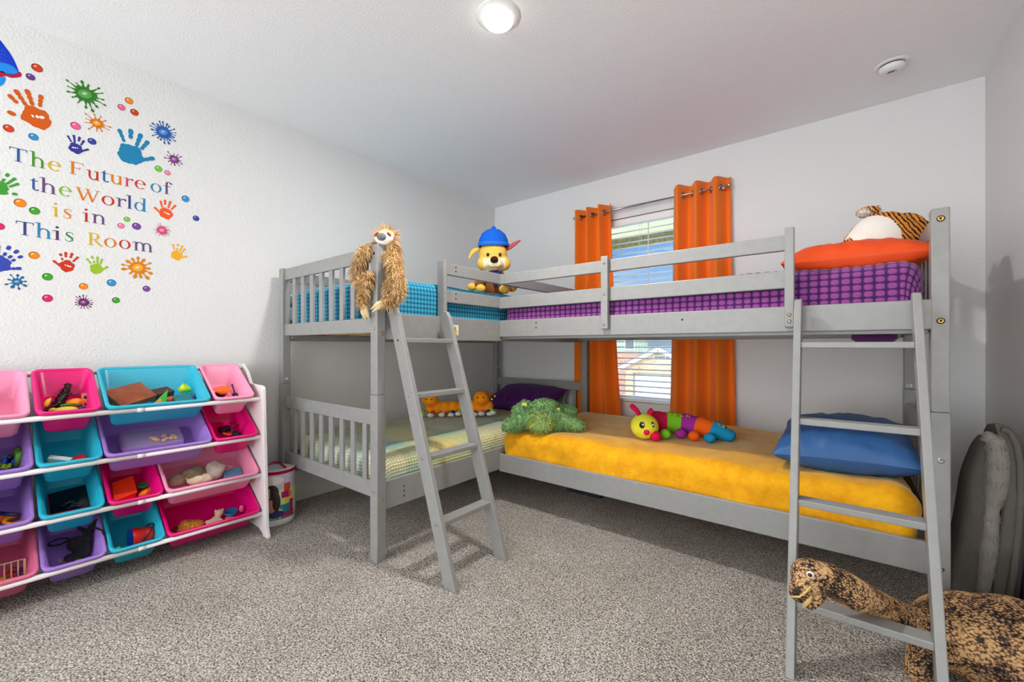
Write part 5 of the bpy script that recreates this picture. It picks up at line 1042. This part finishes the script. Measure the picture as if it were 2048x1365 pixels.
# ------------------------------------------------------------------ plush puppy in a plain knitted cap
s = .00343; dc = hit(986, 512, 0, .90)
def dp(u, v, c=0): return dc+Rw*((u-986)*s)-Zw*((v-512)*s)-Fw*c
m_ptan = cloth('puppy_tan', (236, 186, 84)); m_pbr = cloth('puppy_brown', (128, 74, 34)); m_pcr = cloth('puppy_cream', (242, 222, 178)); m_capb = cloth('cap_blue', (20, 92, 200), bump=(160, .5)); m_vest = cloth('vest_blue', (28, 62, 124)); m_pinkin = cloth('ear_pink', (186, 84, 84)); m_bk = mat('bead_black', (20, 18, 18), .15, .6); m_yb = cloth('band_yellow', (246, 206, 24)); m_gy = cloth('bandana_grey', (120, 116, 112))
dg = thing('puppy_plush', 'seated tan puppy plush with blue knitted cap in the upper bunk corner', 'soft toy', (dc.x, dc.y, 1.365))
b = blob([('e', tuple(dp(986, 510)), (.104, .095, .102)), ('e', tuple(dp(990, 533, .065)), (.066, .055, .046), None), ('e', tuple(dp(968, 530, .03)), (.05, .05, .05)), ('e', tuple(dp(1008, 530, .03)), (.05, .05, .05)), ('p', [dp(987, 545), dp(987, 580, .0)], [.062, .08])], .009, 5)
def pcol(c, m):
    l = c-dp(986, 512); x, z, f = l.dot(Rw), l.z, l.dot(-Fw)
    if z < -.115: return 1
    if f > .045 and z < -.03 and abs(x-.012) < .075: return 2
    return 0
paint(b, pcol); b.build('body', [m_ptan, m_pbr, m_pcr, m_vest], dg)
b = MB(); b.ell(dp(990, 527, .122), (.030, .024, .023)); b.build('nose', cloth('nose_brown', (52, 30, 22)), dg)
for u in (977, 1001):
    MB().ell(dp(u, 515, .088), (.012, .009, .012), None, 16).build('eye', m_bk, dg)
b = MB(); b.tube([dp(978, 538, .112), dp(984, 542, .118), dp(991, 540, .122), dp(998, 542, .118), dp(1004, 537, .112)], .0018, 6); b.build('mouth', m_pbr, dg)
def ear(pts, w_, name, m1, m2):
    o = MB(); n = len(pts); L = []
    for i, p in enumerate(pts):
        t = i/(n-1); ww = w_*math.sin(PI*(.12+.83*t))**.7; d = (pts[min(i+1, n-1)]-pts[max(i-1, 0)]).normalized(); sd_ = d.cross(Fw).normalized(); L += [p+sd_*ww, p-Fw*.006, p-sd_*ww, p+Fw*.012]
    o.add(L, [f for i in range(n-1) for f in ((4*i, 4*i+1, 4*i+5, 4*i+4), (4*i+1, 4*i+2, 4*i+6, 4*i+5), (4*i+2, 4*i+3, 4*i+7, 4*i+6), (4*i+3, 4*i, 4*i+4, 4*i+7))], [k for i in range(n-1) for k in (1, 1, 0, 0)], True); o.build(name, [m1, m2], dg, sub=1)
ear([dp(962, 498), dp(950, 499, .01), dp(942, 507, .01), dp(937, 519, .01)], .026, 'ear', m_pbr, m_ptan)
ear([dp(1008, 502), dp(1018, 496), dp(1030, 487), dp(1042, 480)], .026, 'ear', m_pbr, m_pinkin)
b = MB(); q = dp(987, 492, .0); b.lathe([(.104, -.0), (.106, .012), (.100, .045), (.082, .082), (.05, .108), (.02, .118), (.0001, .119)], Matrix.Translation(q) @ Matrix.Rotation(.1, 4, Rw), 28); cp = b.build('cap', m_capb, dg)
b = MB(); b.lathe([(.105, -.006), (.1095, -.002), (.1095, .016), (.105, .02)], Matrix.Translation(q) @ Matrix.Rotation(.1, 4, Rw), 28); b.build('cap_cuff', cloth('cap_cuff_blue', (40, 112, 214), bump=(90, .8)), cp)
MB().ell(q+Zw*.124, .016, None, 14).build('cap_button', m_capb, cp)
for pts, r in (([dp(972, 556, .03), dp(958, 574, .07)], [.036, .03]), ([dp(1002, 556, .03), dp(1012, 574, .06)], [.036, .03])): MB().merge(blob([('p', pts, r)], .008, 2)).build('foreleg', m_pbr, dg)
for u, v, c, r in ((945, 578, .06, .032), (963, 583, .10, .033), (1025, 578, .03, .034), (1010, 584, .09, .036)): MB().ell(dp(u, v, c), (r*1.1, r, r*.9)).build('paw', m_ptan, dg)
b = MB(); c0 = dp(987, 552, 0); b.tube([c0+Rw*.066*math.cos(a)-Fw*.075*math.sin(a)+Zw*.004*math.sin(3*a) for a in [2*PI*i/24 for i in range(24)]], .014, 8, closed=True); b.tube([dp(990, 553, .085), dp(992, 566, .10), dp(994, 580, .10)], [.014, .016, .010], 8); b.build('scarf', m_vest, dg)
# ------------------------------------------------------------------ two orange caterpillar plushes
m_oc = cloth('caterpillar_orange', (252, 150, 24)); m_sole = cloth('shoe_white', (236, 230, 222)); bands = [cloth('band_red', (208, 50, 44)), cloth('band_lime', (150, 200, 60)), cloth('band_navy', (36, 56, 140)), cloth('band_pink', (236, 130, 140))]
def ocat(label, head, segs, feet, ant, sgn, zb=.463):
    sc = .0041; base = hit(segs[0][0], 834, 2, zb); t = thing('caterpillar_plush', label, 'soft toy', tuple(base), group=None)
    def q(u, v, c=0): d = Fw.dot(base-_Cv); p = _Cv+ray(u, v)*d; return p-Fw*c
    pr = [('e', tuple(q(u, v)), (r*sc, r*sc, r*sc*1.05)) for u, v, r in segs]
    blob(pr, .006, 2).build('body', m_oc, t)
    MB().ell(q(*head[:2], .02), (head[2]*sc, head[2]*sc*.92, head[2]*sc*.95), None, 22).build('head', m_oc, t)
    h0 = q(*head[:2], .02); R_ = head[2]*sc
    for dx in (-.35, .3): MB().ell(h0+Rw*R_*dx-Fw*R_*.85+Zw*R_*.2, R_*.1, None, 8).build('eye', m_bk, t)
    b = MB(); b.tube([h0+Rw*R_*x-Fw*R_*.93+Zw*R_*(-.25-.2*(1-(x/.4)**2)) for x in (-.4, -.2, 0, .2, .4)], .0018, 5); b.build('mouth', bands[0], t)
    for i, (u, v) in enumerate(feet):
        f = MB().tube([q(u-2*sgn, v-8, .02), q(u, v-1, .045)], .016, 10).build('leg', bands[(i*3+len(feet)) % 4], t); MB().ell(q(u+2*sgn, v, .05), (.026, .026, .017), None, 14).build('shoe', m_sole, t)
    for a0, a1, a2 in ant:
        o = MB().tube([q(*a0, .02), q(*a1, .03), q(*a2, .03)], .0025, 6).build('antenna', bands[0], t); MB().ell(q(*a2, .03), .009, None, 10).build('antenna_tip', m_yb, o)
ocat('orange caterpillar plush seen behind the ladder rung, head at left', (862, 800, 15.5), [(862, 816, 11), (876, 815, 11.5), (892, 815, 11.5), (908, 814, 11), (922, 814, 9)], [(846, 829), (866, 829), (888, 828), (906, 828), (920, 826)], [((855, 788), (850, 786), (848, 800)), ((862, 785), (866, 782), (860, 785))], -1)
ocat('orange caterpillar plush by the purple pillow, head at right with red antennae', (963, 797, 16), [(936, 814, 9), (948, 813, 11), (962, 814, 11.5), (976, 813, 11)], [(948, 827), (962, 826), (978, 826), (985, 824)], [((971, 785), (983, 785), (990, 792)), ((971, 787), (980, 790), (984, 798))], 1)
# ------------------------------------------------------------------ shaggy green plush
m_gf = cloth('green_plush', (146, 184, 122), bump=None); m_gf2 = cloth('lime_plush', (186, 188, 84), bump=None); m_gd = cloth('green_plush_dark', (98, 142, 84), bump=None)
gc = hit(1086, 836, 2, .475+.085); s = Fw.dot(gc-_Cv)/F_PX
def gp(u, v, c=0): return gc+Rw*((u-1086)*s)-Zw*((v-836)*s)-Fw*c
gr = thing('green_plush', 'shaggy green plush animal sprawled face down across the two lower beds', 'soft toy', (gc.x, gc.y, .476))
b = blob([('e', tuple(gp(1086, 838)), (.098, .09, .075)), ('e', tuple(gp(1090, 812, -.05)), (.08, .08, .03)), ('e', tuple(gp(1078, 848, .06)), (.078, .05, .045)), ('e', tuple(gp(1112, 848, .0)), (.04, .06, .05)), ('p', [gp(1062, 838, -.02), gp(1038, 844, .0), gp(1018, 852, .02)], [.05, .05, .042]), ('p', [gp(1052, 818, -.08), gp(1036, 826, -.05)], [.04, .036]), ('p', [gp(1108, 838, -.02), gp(1135, 846, .0), gp(1156, 851, .02)], [.05, .042, .034]), ('p', [gp(1112, 826, -.1), gp(1146, 830, -.08)], [.045, .036])], .010, 4)
b.v = [(x, y, max(z, .4745)) for x, y, z in b.v]
sk = MB(); sk.v = list(b.v); sk.f = list(b.f); sk.m = list(b.m); sk.s = list(b.s)
fm = gp(1078, 850, .07)
def gcol(p): r = random.random(); return 1 if (p-fm).length < .085 and r < .8 else (2 if r < .25 else 0)
fur(b, 11000, .017, .0021, .2, gcol, src=sk, jit=.9, keep=lambda p, n: p.z > .477, curl=.3); b.build('body', [m_gf, m_gf2, m_gd], gr)
for u in (1064, 1088): b = MB(); b.tube([gp(u-7, 824, .10), gp(u-3, 820, .112), gp(u+3, 820, .112), gp(u+6, 825, .10)], .003, 6); b.build('eye', cloth('stitch_brown', (110, 80, 30)), gr)
b = MB(); b.tube([gp(1062, 852, .118), gp(1076, 856, .124), gp(1090, 853, .116), gp(1098, 848, .10)], .0025, 6); b.build('mouth', m_gd, gr)
for u, v in ((1049, 810), (1116, 820)): b = MB(); b.obox(frame(gp(u, v, -.02), Rw, Zw+Rw*.4), .03, .02, .002); b.build('ribbon_tag', cloth('tag_yellow', (220, 206, 110)), gr)
# ------------------------------------------------------------------ long multicoloured alphabet caterpillar
cols = [('red', (206, 24, 70)), ('lime', (126, 198, 40)), ('plum', (160, 44, 150)), ('orange', (242, 98, 20)), ('blue', (28, 142, 190))]
mm = [cloth('segment_'+n, c, bump=(40, .3)) for n, c in cols]; m_cy = cloth('caterpillar_yellow', (226, 222, 60))
cb = hit(1290, 880, 2, .485); ct = thing('caterpillar_plush', 'long multicoloured caterpillar plush with a yellow face on the mustard blanket', 'soft toy', tuple(cb))
def cp_(u, v, z): return hit(u, v, 2, z)
seg = [((1306, 843), .555, .064, .05), ((1331, 845), .552, .066, .066), ((1362, 847), .548, .064, .066), ((1396, 853), .542, .060, .066), ((1432, 862), .532, .056, .062), ((1458, 871), .515, .040, .045)]
pts = [cp_(u, v, z) for (u, v), z, r, l in seg]
for i in range(5):
    a, c = pts[i], pts[i+1]
    if i == 4: pr = [('p', [a+(pts[3]-a)*.35, a, pts[5]], [.052, .055, .036])]
    else: pr = [('p', [a+(c-a)*.05, a+(c-a)*.95], [seg[i][2]*.97, seg[i+1][2]*.97])]
    o = blob(pr, .007, 3); k = 6
    o.v = [tuple(Vector(p)+Vector((0, 0, .0025*math.sin(70*p[0]+20*p[1])))) for p in o.v]; o.build('body_segment', mm[i], ct)
h0 = cp_(1289, 853, .55); MB().ell(h0, (.08, .072, .074), None, 28).build('head', m_cy, ct)
for x in (-.034, .022):
    e = MB().ell(h0+Rw*x-Fw*.062+Zw*.018, (.016, .010, .019), None, 14).build('eye', m_bk, ct); MB().ell(h0+Rw*(x+.004)-Fw*.073+Zw*.022, .0055, None, 8).build('eye_glint', m_face, e)
MB().ell(h0-Rw*.012-Fw*.074-Zw*.022, (.017, .014, .016), None, 14).build('nose', mm[0], ct)
b = MB(); b.tube([h0+Rw*(.03+.012*i)-Fw*(.066-.008*i)+Zw*(-.035+.006*i*i*.5) for i in range(4)], .0018, 5); b.build('mouth', cloth('stitch_brown', (110, 80, 30)), ct)
MB().tube([h0+Rw*-.03+Zw*.065, h0+Rw*-.045+Zw*.09, h0+Rw*-.068+Zw*.112], [.012, .015, .016], 10).build('antenna', mm[0], ct); MB().ell(h0+Rw*-.071+Zw*.115, .016, None, 10).build('antenna', mm[0], ct)
MB().tube([h0+Rw*.024+Zw*.062, h0+Rw*.032+Zw*.082, h0+Rw*.048+Zw*.094], [.012, .016, .017], 10).build('antenna', mm[0], ct)
for (u, v), k in (((1311, 872), 0), ((1331, 868), 1), ((1362, 867), 2), ((1388, 872), 3), ((1420, 876), 4)): MB().ell(cp_(u, v+6, .49)+Zw*.016, (.032, .032, .029), None, 16).build('foot', mm[k], ct)
m_st = cloth('embroidery_yellow', (236, 200, 50))
LT = {'L': [[(0, 1), (0, 0), (.6, 0)]], 'M': [[(0, 0), (0, 1), (.4, .4), (.8, 1), (.8, 0)]], 'W': [[(0, 1), (.2, 0), (.4, .7), (.6, 0), (.8, 1)]], 'X': [[(0, 0), (.7, 1)], [(0, 1), (.7, 0)]], 'Y': [[(0, 1), (.35, .5), (.7, 1)], [(.35, .5), (.35, 0)]], 'F': [[(.6, 1), (0, 1), (0, 0)], [(0, .5), (.4, .5)]], 'G': [[(.6, .9), (.2, 1), (0, .5), (.2, 0), (.6, .2), (.6, .5), (.4, .5)]]}
for i, chs in ((1, 'FG'), (2, 'LM'), (4, 'WXY')):
    a, c = pts[i], pts[i+1] if i < 5 else pts[i]; ax = (c-a).normalized(); up = (Zw*.75-Fw*.65); up = (up-ax*up.dot(ax)).normalized(); side = ax.cross(up)
    if side.z < 0: side = -side
    for j, ch in enumerate(chs):
        o = a+(c-a)*(.12+.32*j if i < 4 else .05+.36*j); r = seg[i][2]*.985+(.002 if i < 4 else -.003*j); b = MB()
        for st in LT[ch]:
            pl = []
            for x, y in st: th = (y-.35)*.022/r; pl.append(o+ax*(x*.018)+(up*math.cos(th)+side*math.sin(th))*r)
            b.tube(pl, .0022, 5)
        b.build('embroidered_letter', m_st, ct)
# ------------------------------------------------------------------ tiger on the upper right bunk
def stripe_mat(name, c1, c2, scale, dist, rot, th):
    m = bpy.data.materials.new(name); m.use_nodes = True; t = m.node_tree; b = t.nodes['Principled BSDF']; b.inputs['Roughness'].default_value = .85; b.inputs['Specular IOR Level'].default_value = .15
    co = N(t, 'ShaderNodeTexCoord'); mp = N(t, 'ShaderNodeMapping'); mp.inputs['Rotation'].default_value = rot; wv = N(t, 'ShaderNodeTexWave'); wv.inputs['Scale'].default_value = scale; wv.inputs['Distortion'].default_value = dist; wv.inputs['Detail'].default_value = 2; wv.inputs['Detail Scale'].default_value = 1.6
    t.links.new(co.outputs['Object'], mp.inputs[0]); t.links.new(mp.outputs[0], wv.inputs['Vector']); r = N(t, 'ShaderNodeValToRGB'); r.color_ramp.elements[0].position = th; r.color_ramp.elements[1].position = th+.06; r.color_ramp.elements[0].color = lin(c2); r.color_ramp.elements[1].color = lin(c1)
    t.links.new(wv.outputs['Fac'], r.inputs['Fac']); t.links.new(r.outputs['Color'], b.inputs['Base Color']); return m
m_tig = stripe_mat('tiger_stripes', (222, 142, 62), (52, 28, 18), 25, 3.5, (.2, .5, .3), .26)
tcn = H_(1772, 466, -.70); s = Fw.dot(tcn-_Cv)/F_PX
def tp(u, v, c=0): return tcn+Rw*((u-1772)*s)-Zw*((v-466)*s)-Fw*c
tg = thing('tiger_plush', 'striped orange tiger plush with white belly behind the red-orange pillow', 'soft toy', (tcn.x, tcn.y, 1.345))
b = blob([('e', tuple(tp(1768, 492)), (.160, .12, .155), Rz(YAW)), ('e', tuple(tp(1806, 466)), (.085, .09, .09), Rz(YAW)), ('e', tuple(tp(1722, 502)), (.07, .09, .11), Rz(YAW)), ('p', [tp(1828, 466), tp(1848, 448, .01)], [.045, .014]), ('p', [tp(1835, 480, .04), tp(1838, 500, .06)], [.05, .035])], .008, 6)
def belly(c, m):
    l = c-tp(1727, 490); x, z, f = l.dot(Rw)/s, l.z/s, l.dot(-Fw)
    return 1 if f > -.02 and (x/31)**2+(z/57)**2 < 1 else 0
# resample for a clean belly outline
paint(b, belly); b.build('body', [m_tig, m_face], tg)
hb = blob([('e', tuple(tp(1768, 412, -.09)), (.045, .05, .026), Rz(YAW)), ('e', tuple(tp(1786, 408, -.08)), (.012, .012, .022))], .005, 3); hb.build('head', m_tig, tg)
hh = MB(); hh.ell(tp(1757, 416, -.07), (.036, .02, .012), Rz(YAW), 14); hh.ell(tp(1780, 413, -.065), (.010, .014, .016), None, 12); fur(hh, 700, .014, .0012, .2, 0, jit=.9); hh.build('cheek_fur', m_face, tg)
# ------------------------------------------------------------------ dinosaur plush
def dino_mat():
    m = bpy.data.materials.new('reptile_plush'); m.use_nodes = True; t = m.node_tree; b = t.nodes['Principled BSDF']; b.inputs['Roughness'].default_value = .75; b.inputs['Specular IOR Level'].default_value = .25
    co = N(t, 'ShaderNodeTexCoord'); n = N(t, 'ShaderNodeTexNoise'); n.inputs['Scale'].default_value = 14; n.inputs['Detail'].default_value = 9; n.inputs['Roughness'].default_value = .72; n.inputs['Distortion'].default_value = .8; t.links.new(co.outputs['Object'], n.inputs['Vector'])
    mp = N(t, 'ShaderNodeMapping'); mp.inputs['Scale'].default_value = (1, 1.5, 1.3); t.links.new(co.outputs['Object'], mp.inputs[0]); v = N(t, 'ShaderNodeTexVoronoi'); v.inputs['Scale'].default_value = 135; t.links.new(mp.outputs[0], v.inputs['Vector'])
    a = N(t, 'ShaderNodeMath', operation='MULTIPLY_ADD'); a.inputs[1].default_value = .42; t.links.new(v.outputs['Distance'], a.inputs[0]); t.links.new(n.outputs['Fac'], a.inputs[2])
    r = N(t, 'ShaderNodeValToRGB'); e = r.color_ramp.elements; e[0].position = .50; e[0].color = lin((214, 176, 126)); e[1].position = .9; e[1].color = lin((26, 20, 18))
    for p, c in ((.64, (200, 158, 110)), (.72, (140, 100, 64)), (.80, (70, 56, 48))): q = e.new(p); q.color = lin(c)
    t.links.new(a.outputs[0], r.inputs['Fac']); t.links.new(r.outputs['Color'], b.inputs['Base Color'])
    bp = N(t, 'ShaderNodeBump'); bp.inputs['Strength'].default_value = .5; bp.inputs['Distance'].default_value = .004; t.links.new(v.outputs['Distance'], bp.inputs['Height']); t.links.new(bp.outputs['Normal'], b.inputs['Normal']); return m
m_din = dino_mat(); dn = thing('dinosaur_plush', 'brown and black scaly long necked dinosaur plush with its head through the ladder', 'soft toy', (3.15, -1.42, 0))
hd = H_(1622, 1152, -1.745); n1 = H_(1660, 1160, -1.72); n2 = H_(1705, 1186, -1.69); n3 = H_(1764, 1211, -1.60); n4 = H_(1830, 1244, -1.50); bc = Vector((3.17, -1.405, .128))
sn = H_(1600, 1185, -1.775)
b = blob([('e', tuple(hd), (.054, .043, .050)), ('p', [hd, sn], [.042, .031]), ('p', [hd, n1, n2, n3, n4, bc+Vector((-.08, -.02, .02))], [.044, .047, .049, .036, .040, .080]), ('e', tuple(bc), (.175, .135, .128)), ('e', tuple(bc+Vector((.06, .0, .015))), (.14, .135, .13)), ('p', [bc+Vector((-.12, -.09, -.02)), bc+Vector((-.155, -.125, -.09))], [.06, .038]), ('p', [bc+Vector((-.10, .06, -.03)), bc+Vector((-.13, .07, -.09))], [.06, .038]), ('p', [bc+Vector((.06, -.11, -.04)), bc+Vector((.04, -.15, -.09))], [.07, .04]), ('p', [bc+Vector((.15, .02, -.02)), bc+Vector((.20, .08, -.07))], [.06, .03])], .009, 5)
b.v = [(x, y, max(z, .001)) for x, y, z in b.v]; b.build('body', m_din, dn)
jw = blob([('p', [H_(1636, 1190, -1.75), H_(1621, 1212, -1.77)], [.022, .014])], .005, 2); jw.build('jaw', m_din, dn)
b = MB(); j0, j1 = H_(1619, 1184, -1.78), H_(1607, 1216, -1.79); b.tube([j0, j0*.5+j1*.5, j1], [.010, .013, .003], 10); b.build('tongue', cloth('mouth_cream', (218, 186, 122)), dn)
b = MB(); b.tube([H_(1582, 1194, -1.80), H_(1598, 1195, -1.808), H_(1612, 1185, -1.80), H_(1622, 1173, -1.79)], .003, 6); b.build('lip', cloth('mouth_cream', (218, 186, 122)), dn)
e = MB().ell(H_(1621, 1150, -1.789), (.0095, .006, .0095), None, 16).build('eye', m_face, dn); MB().ell(H_(1620, 1151, -1.7955), (.0055, .003, .0055), None, 12).build('pupil', m_bk, e)
MB().ell(H_(1595, 1180, -1.804), (.009, .004, .007), None, 10).build('nostril', mat('nostril_dark', (60, 52, 46), .8), dn)
# ------------------------------------------------------------------ printed zip bag beside the organiser
bg_ = thing('toy_bag', 'clear zip-top toy bag with printed picture between organizer and bed', 'bag', (.24, -2.224, 0)); ctr = Vector((.24, -2.224, 0)); Rb, Hb = .101, .30
ang0 = math.atan2(-3.289+2.224, 2.847-.24)
m = MB(); n, k = 260, 200
for j in range(k+1):
    z = .004+Hb*j/k
    for i in range(n):
        a = 2*PI*i/n; r = Rb*(1+.012*math.sin(5*a+z*20)+.012*hfn(a, z*12, 2, 3))*(1-.05*(1-min(1, j/9)))
        m.v.append((ctr.x+r*math.cos(a), ctr.y+r*math.sin(a), z))
def bagcol(u, z):
    """u: distance round from the middle of the visible face (m), z: height; printed picture"""
    if z < .035: return 0
    if z < .042: return 1
    def el(cu, cz, ru, rz): return ((u-cu)/ru)**2+((z-cz)/rz)**2 < 1
    if el(-.035, .185, .022, .028) and u < -.028: return 3
    if el(-.02, .19, .034, .042) or (el(.002, .135, .02, .055)): return 2
    if el(-.03, .115, .034, .04): return 4
    if el(-.012, .066, .055, .022): return 5
    if el(.006, .052, .01, .01): return 6
    for cu, cz, w_, h_, c in ((.06, .21, .018, .022, 7), (.05, .17, .022, .018, 6), (.075, .165, .016, .018, 8), (.06, .135, .015, .018, 9), (.05, .103, .03, .013, 10), (.055, .082, .022, .010, 10), (.085, .10, .018, .035, 6), (.065, .058, .04, .016, 6)):
        if abs(u-cu) < w_ and abs(z-cz) < h_: return c
    if el(-.02, .255, .06, .024): return 11
    if z > .23: return 12
    return 13 if z < .2 else 12
for j in range(k):
    for i in range(n):
        a = 2*PI*(i+.5)/n; d = (a-ang0+PI) % (2*PI)-PI; m.f.append((j*n+i, j*n+(i+1) % n, (j+1)*n+(i+1) % n, (j+1)*n+i)); m.m.append(bagcol(d*Rb, Hb*(j+.5)/k)); m.s.append(True)
bcols = [('bag_white', (228, 222, 216)), ('bag_green', (70, 140, 96)), ('bag_hair', (52, 34, 26)), ('bag_skin', (206, 164, 128)), ('bag_top', (214, 136, 130)), ('bag_jeans', (44, 50, 110)), ('bag_magenta', (172, 32, 100)), ('bag_red', (204, 70, 40)), ('bag_orange', (226, 130, 40)), ('bag_yellow', (226, 206, 50)), ('bag_teal', (30, 130, 150)), ('bag_cloud', (234, 226, 216)), ('bag_lilac', (200, 190, 206)), ('bag_cream', (222, 216, 164))]
m.build('body', [mat(n_, c, .25, .5) for n_, c in bcols], bg_)
b = MB(); b.lathe([(.0001, Hb+.012), (.06, Hb+.012), (.10, Hb+.008), (Rb*1.0, Hb+.003)], Matrix.Translation(ctr), 40); b.build('lid', mat('bag_lid', (214, 208, 208), .3, .5), bg_)
b = MB(); b.lathe([(Rb*.995, Hb-.008), (Rb*1.03, Hb-.006), (Rb*1.03, Hb+.006), (Rb*.99, Hb+.010)], Matrix.Translation(ctr), 48); b.build('zip_trim', cloth('bag_trim', (168, 18, 60)), bg_)
b = MB(); pa, pb = ctr+Vector((.06, .03, Hb+.012)), ctr+Vector((-.02, -.06, Hb+.012)); d = (pb-pa); sdv = Vector((-d.y, d.x, 0)).normalized()
L = []
for i in range(11): t = i/10; p = pa+d*t+Zw*(.035*math.sin(PI*t)); L += [p+sdv*.011, p-sdv*.011]
b.add(L, [(2*i, 2*i+1, 2*i+3, 2*i+2) for i in range(10)], 0, True); b.build('handle', cloth('bag_trim', (168, 18, 60)), bg_, solid=.003)
# ------------------------------------------------------------------ folded grey saucer chair against the right wall
m_cg = mat('chair_suede', (112, 106, 98), .9, .15, bump=(30, .35)); m_cf = mat('chair_fur', (160, 153, 143), .95, .1, sheen=.2, bump=(120, .5)); m_cs = mat('chair_steel', (120, 120, 120), .35, .5, metal=.7)
ch = thing('saucer_chair', 'folded grey padded saucer chair with pale fur lining by the right wall', 'folding chair', (3.28, -.62, 0))
def puff(poly, y, bulge, depth, seed, mi_front=0, rings=12, wrinkle=.012):
    """padded panel standing on edge: outline in the plane y, swelling bulge towards the room and depth behind"""
    P0 = [hit(u, v, 1, y) for u, v in poly]; k = len(P0); out = []
    for i in range(k):
        for q in range(4):
            t = q/4; a, b_, c, d = P0[i-1], P0[i], P0[(i+1) % k], P0[(i+2) % k]
            out.append(.5*((2*b_)+(c-a)*t+(2*a-5*b_+4*c-d)*t*t+(3*b_-a-3*c+d)*t**3))
    cen = sum(out, Vector())/len(out); n = len(out); m = MB()
    for side in (0, 1):
        for j in range(rings+1):
            f = j/rings
            for p in out:
                q = cen+(p-cen)*f; w_ = math.sqrt(max(0, 1-f**3)); q = q+Vector((0, (-bulge if side == 0 else depth)*w_, 0))
                q.y += wrinkle*w_*(hfn(q.x*14, q.z*9, 1, seed)+.6*hfn(q.x*30+q.z*22, q.z*8, 1, seed+2)) if side == 0 else 0
                m.v.append((min(q.x, W-.004), min(q.y, -.02), max(q.z, .002)))
    for side in (0, 1):
        o = side*(rings+1)*n
        for j in range(rings):
            for i in range(n): q = (o+j*n+i, o+j*n+(i+1) % n, o+(j+1)*n+(i+1) % n, o+(j+1)*n+i); m.f.append(q if side == 0 else q[::-1]); m.m.append(0); m.s.append(True)
    for i in range(n): a_, c_ = rings*n+i, rings*n+(i+1) % n; m.f.append((a_, c_, c_+(rings+1)*n, a_+(rings+1)*n)); m.m.append(0); m.s.append(True)
    return m
puff([(1958, 893), (1975, 868), (1996, 880), (2000, 960), (1992, 1040), (1985, 1120), (1980, 1205), (1909, 1200), (1906, 1130), (1916, 1076), (1927, 1010), (1937, 950)], -.84, .035, .28, 3.0).build('cushion_half', m_cg, ch)
puff([(1990, 850), (2010, 851), (2030, 866), (2041, 892), (2044, 960), (2040, 1040), (2030, 1120), (2016, 1208), (1984, 1208), (1988, 1120), (1998, 1040), (2006, 960), (2004, 895)], -.86, .025, .30, 6.0).build('cushion_half', m_cg, ch)
def px3(u, v, y): return hit(u, v, 1, y)
b = MB(); lp = [(1972, 884, 9), (1982, 874, 15), (1994, 882, 18), (1999, 912, 20), (1999, 950, 21), (1995, 985, 20), (1988, 1020, 13), (1986, 1055, 14), (1982, 1090, 17), (1978, 1130, 15), (1973, 1165, 13), (1968, 1203, 10)]
b.tube([px3(u-4, v, -.880+.0004*i) for i, (u, v, r) in enumerate(lp)], [r*.0015 for u, v, r in lp], 14)
sk = MB(); sk.v = list(b.v); sk.f = list(b.f)
fur(b, 3000, .006, .0011, .4, 0, jit=1.0, src=sk); b.build('fur_lining', m_cf, ch)
b = MB(); rp = [(2003, 858), (2022, 866), (2034, 890), (2041, 930), (2041, 1000), (2036, 1070), (2028, 1140), (2018, 1205)]
b.tube([px3(u, v, -.885) for u, v in rp], .011, 10); b.build('seam_piping', m_cg, ch)
b = MB(); b.tube([px3(2040, 900, -.80), px3(2045, 960, -.81), px3(2045, 1040, -.82), px3(2038, 1120, -.83), px3(2026, 1212, -.83)], .0125, 12); b.build('frame_tube', m_cs, ch)
b = MB(); b.tube([px3(2046, 905, -.79), px3(2049, 1000, -.76), px3(2050, 1100, -.74), px3(2050, 1205, -.74)], .012, 12); b.build('leg', m_cs, ch)
q = px3(2050, 1205, -.74); b = MB(); b.tube([(q.x, q.y, 0), (q.x, q.y, .045)], .017, 12); b.build('leg_cap', m_blk, ch)
# ------------------------------------------------------------------ under the bed
tag(MB().box(1.30, 1.56, -.735, -.52, .0, .05).build('storage_box', mat('navy_box', (38, 42, 58), .5), bevel=.006), 'dark navy flat box on the carpet under the right bunk', 'box')
